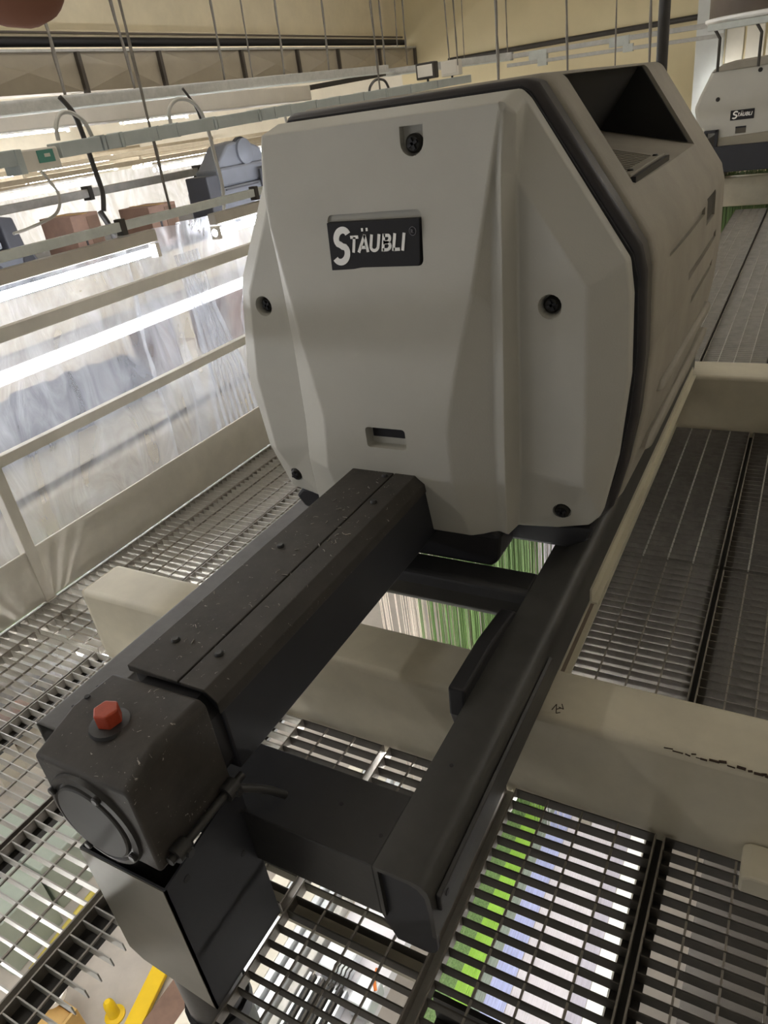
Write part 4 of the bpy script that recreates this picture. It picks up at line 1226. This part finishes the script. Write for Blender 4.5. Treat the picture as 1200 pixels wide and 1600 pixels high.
film('plastic_sheet', -3.97, 1.2, 3.95, -1.6, .98, FILM, 'clear crumpled plastic sheet hanging beyond the railing, left length', amp=.09, seam=[(3.5, .10, .08)], seed=1)
film('plastic_sheet', -3.77, 3.45, 7.2, -1.6, 1.02, FILM, 'clear plastic sheet hanging behind the machine, right length', amp=.10, seam=[(3.8, .12, .10), (4.3, .12, .06), (4.7, .15, .05)], seed=7)
film('plastic_sheet', -6.6, 2.0, 11.8, .55, 1.30, FILM2, 'milky plastic sheet hung behind the cartons and machine heads', amp=.10, ny=120, nz=24, seed=21)
# gathered strands of the film at the overlap
st = MB()
for k2 in range(7):
    y = 3.66 + k2 * .035
    st.tube([(-3.62, y, .85), (-3.60 + .02 * math.sin(k2), y + .03, .45), (-3.61, y + .06 + .02 * k2, 0), (-3.60, y + .08 + .03 * k2, -.8)], [.010, .016, .014, .012], 6)
tag(st.build('film_fold', film_mat('film_fold', .5), smooth=60), 'gathered folds where the two plastic sheets overlap', 'plastic sheet')

# things behind the film
t = thing('weaving_loom', 'pale loom body seen blurred behind the plastic sheet', 'loom', (-5.1, 4, FZ))
MB().box(-5.6, -4.75, 1.6, 7.2, -.62, -.34).build('cover', LOOMC, t, bevel=.03, smooth=40)
MB().box(-5.6, -4.70, 1.6, 7.2, -.98, -.68).build('side_panel', mat('loom_beige', '#c6bba6', .5), t, bevel=.02)
MB().box(-4.70, -4.69, 3.0, 3.25, -.86, -.74).build('hatch', LOOMC, t, bevel=.004)
for k2, (y, m_) in enumerate(((2.55, GREENL), (2.95, BLUEGD), (3.35, GALVD), (3.75, BLUEGD), (4.1, CARDD), (4.6, BLUEGD), (5.2, GALVD))):
    MB().box(-4.68, -4.55, y, y + .24, -1.35, -1.02).build('drive_unit', m_, t, bevel=.01)
MB().box(-5.5, -4.6, 1.6, 7.2, -1.42, -1.36).build('cloth_beam', GREENL, t, bevel=.02)
for y in (1.8, 4.4, 7.0):
    MB().box(-5.5, -4.8, y - .1, y + .1, FZ, -1.4).build('leg', LOOMC, t)
# crumpled grey cloth lying on the loom
vs, fs = [], []
for j in range(41):
    for i in range(61):
        y = 1.7 + 2.6 * i / 60
        x = -5.3 + .62 * j / 40
        h = .42 * math.sin(math.pi * min(1, j / 40 * 1.15 + .05)) ** .6 * (1 - .35 * (i / 60))
        h += noise.noise(Vector((y * 5, x * 5, 2))) * .09 + noise.noise(Vector((y * 12, x * 12, 5))) * .04
        if j in (0, 40) or i in (0, 60):
            h = 0
        vs.append((x, y, -.335 + max(h, .003)))
for j in range(40):
    for i in range(60):
        a = j * 61 + i
        fs.append((a, a + 1, a + 62, a + 61))
tag(MB().add(vs, fs).build('cloth_heap', CLOTHG, smooth=80, fixn=False), 'crumpled grey cloth heap behind the plastic sheet', 'cloth')
carton(-5.2, -4.8, 4.45, 4.62, -.338, .16, 'upright cream and brown carton behind the plastic sheet')
carton(-5.3, -4.8, 5.35, 6.2, -.338, .22, 'orange-brown carton glowing behind the plastic next to the panel')

# ------------------------------------------------------------------ photographer's fingertip at the lens
fdir = (RT * -.9 + UP * .42).normalized()
tip = Vector((0, 0, 1.5)) + (RT * -.0497 + UP * .0790 - BK * .11)
t = thing('finger', 'brown fingertip of the photographer at the top left corner', 'finger', tip)
pts = [tip + fdir * d for d in (0, .0015, .004, .008, .013, .02, .028, .036, .046)]
MB().tube(pts, [.0015, .0042, .0062, .0075, .0082, .0084, .0088, .0084, .0082], 20).build('fingertip', SKIN, t, smooth=80)
MB().tube([tip + fdir * d + UP * .0066 * 1 for d in (.004, .007, .013)], [.002, .0035, .003], 10).build('nail', NAIL, t, smooth=80)
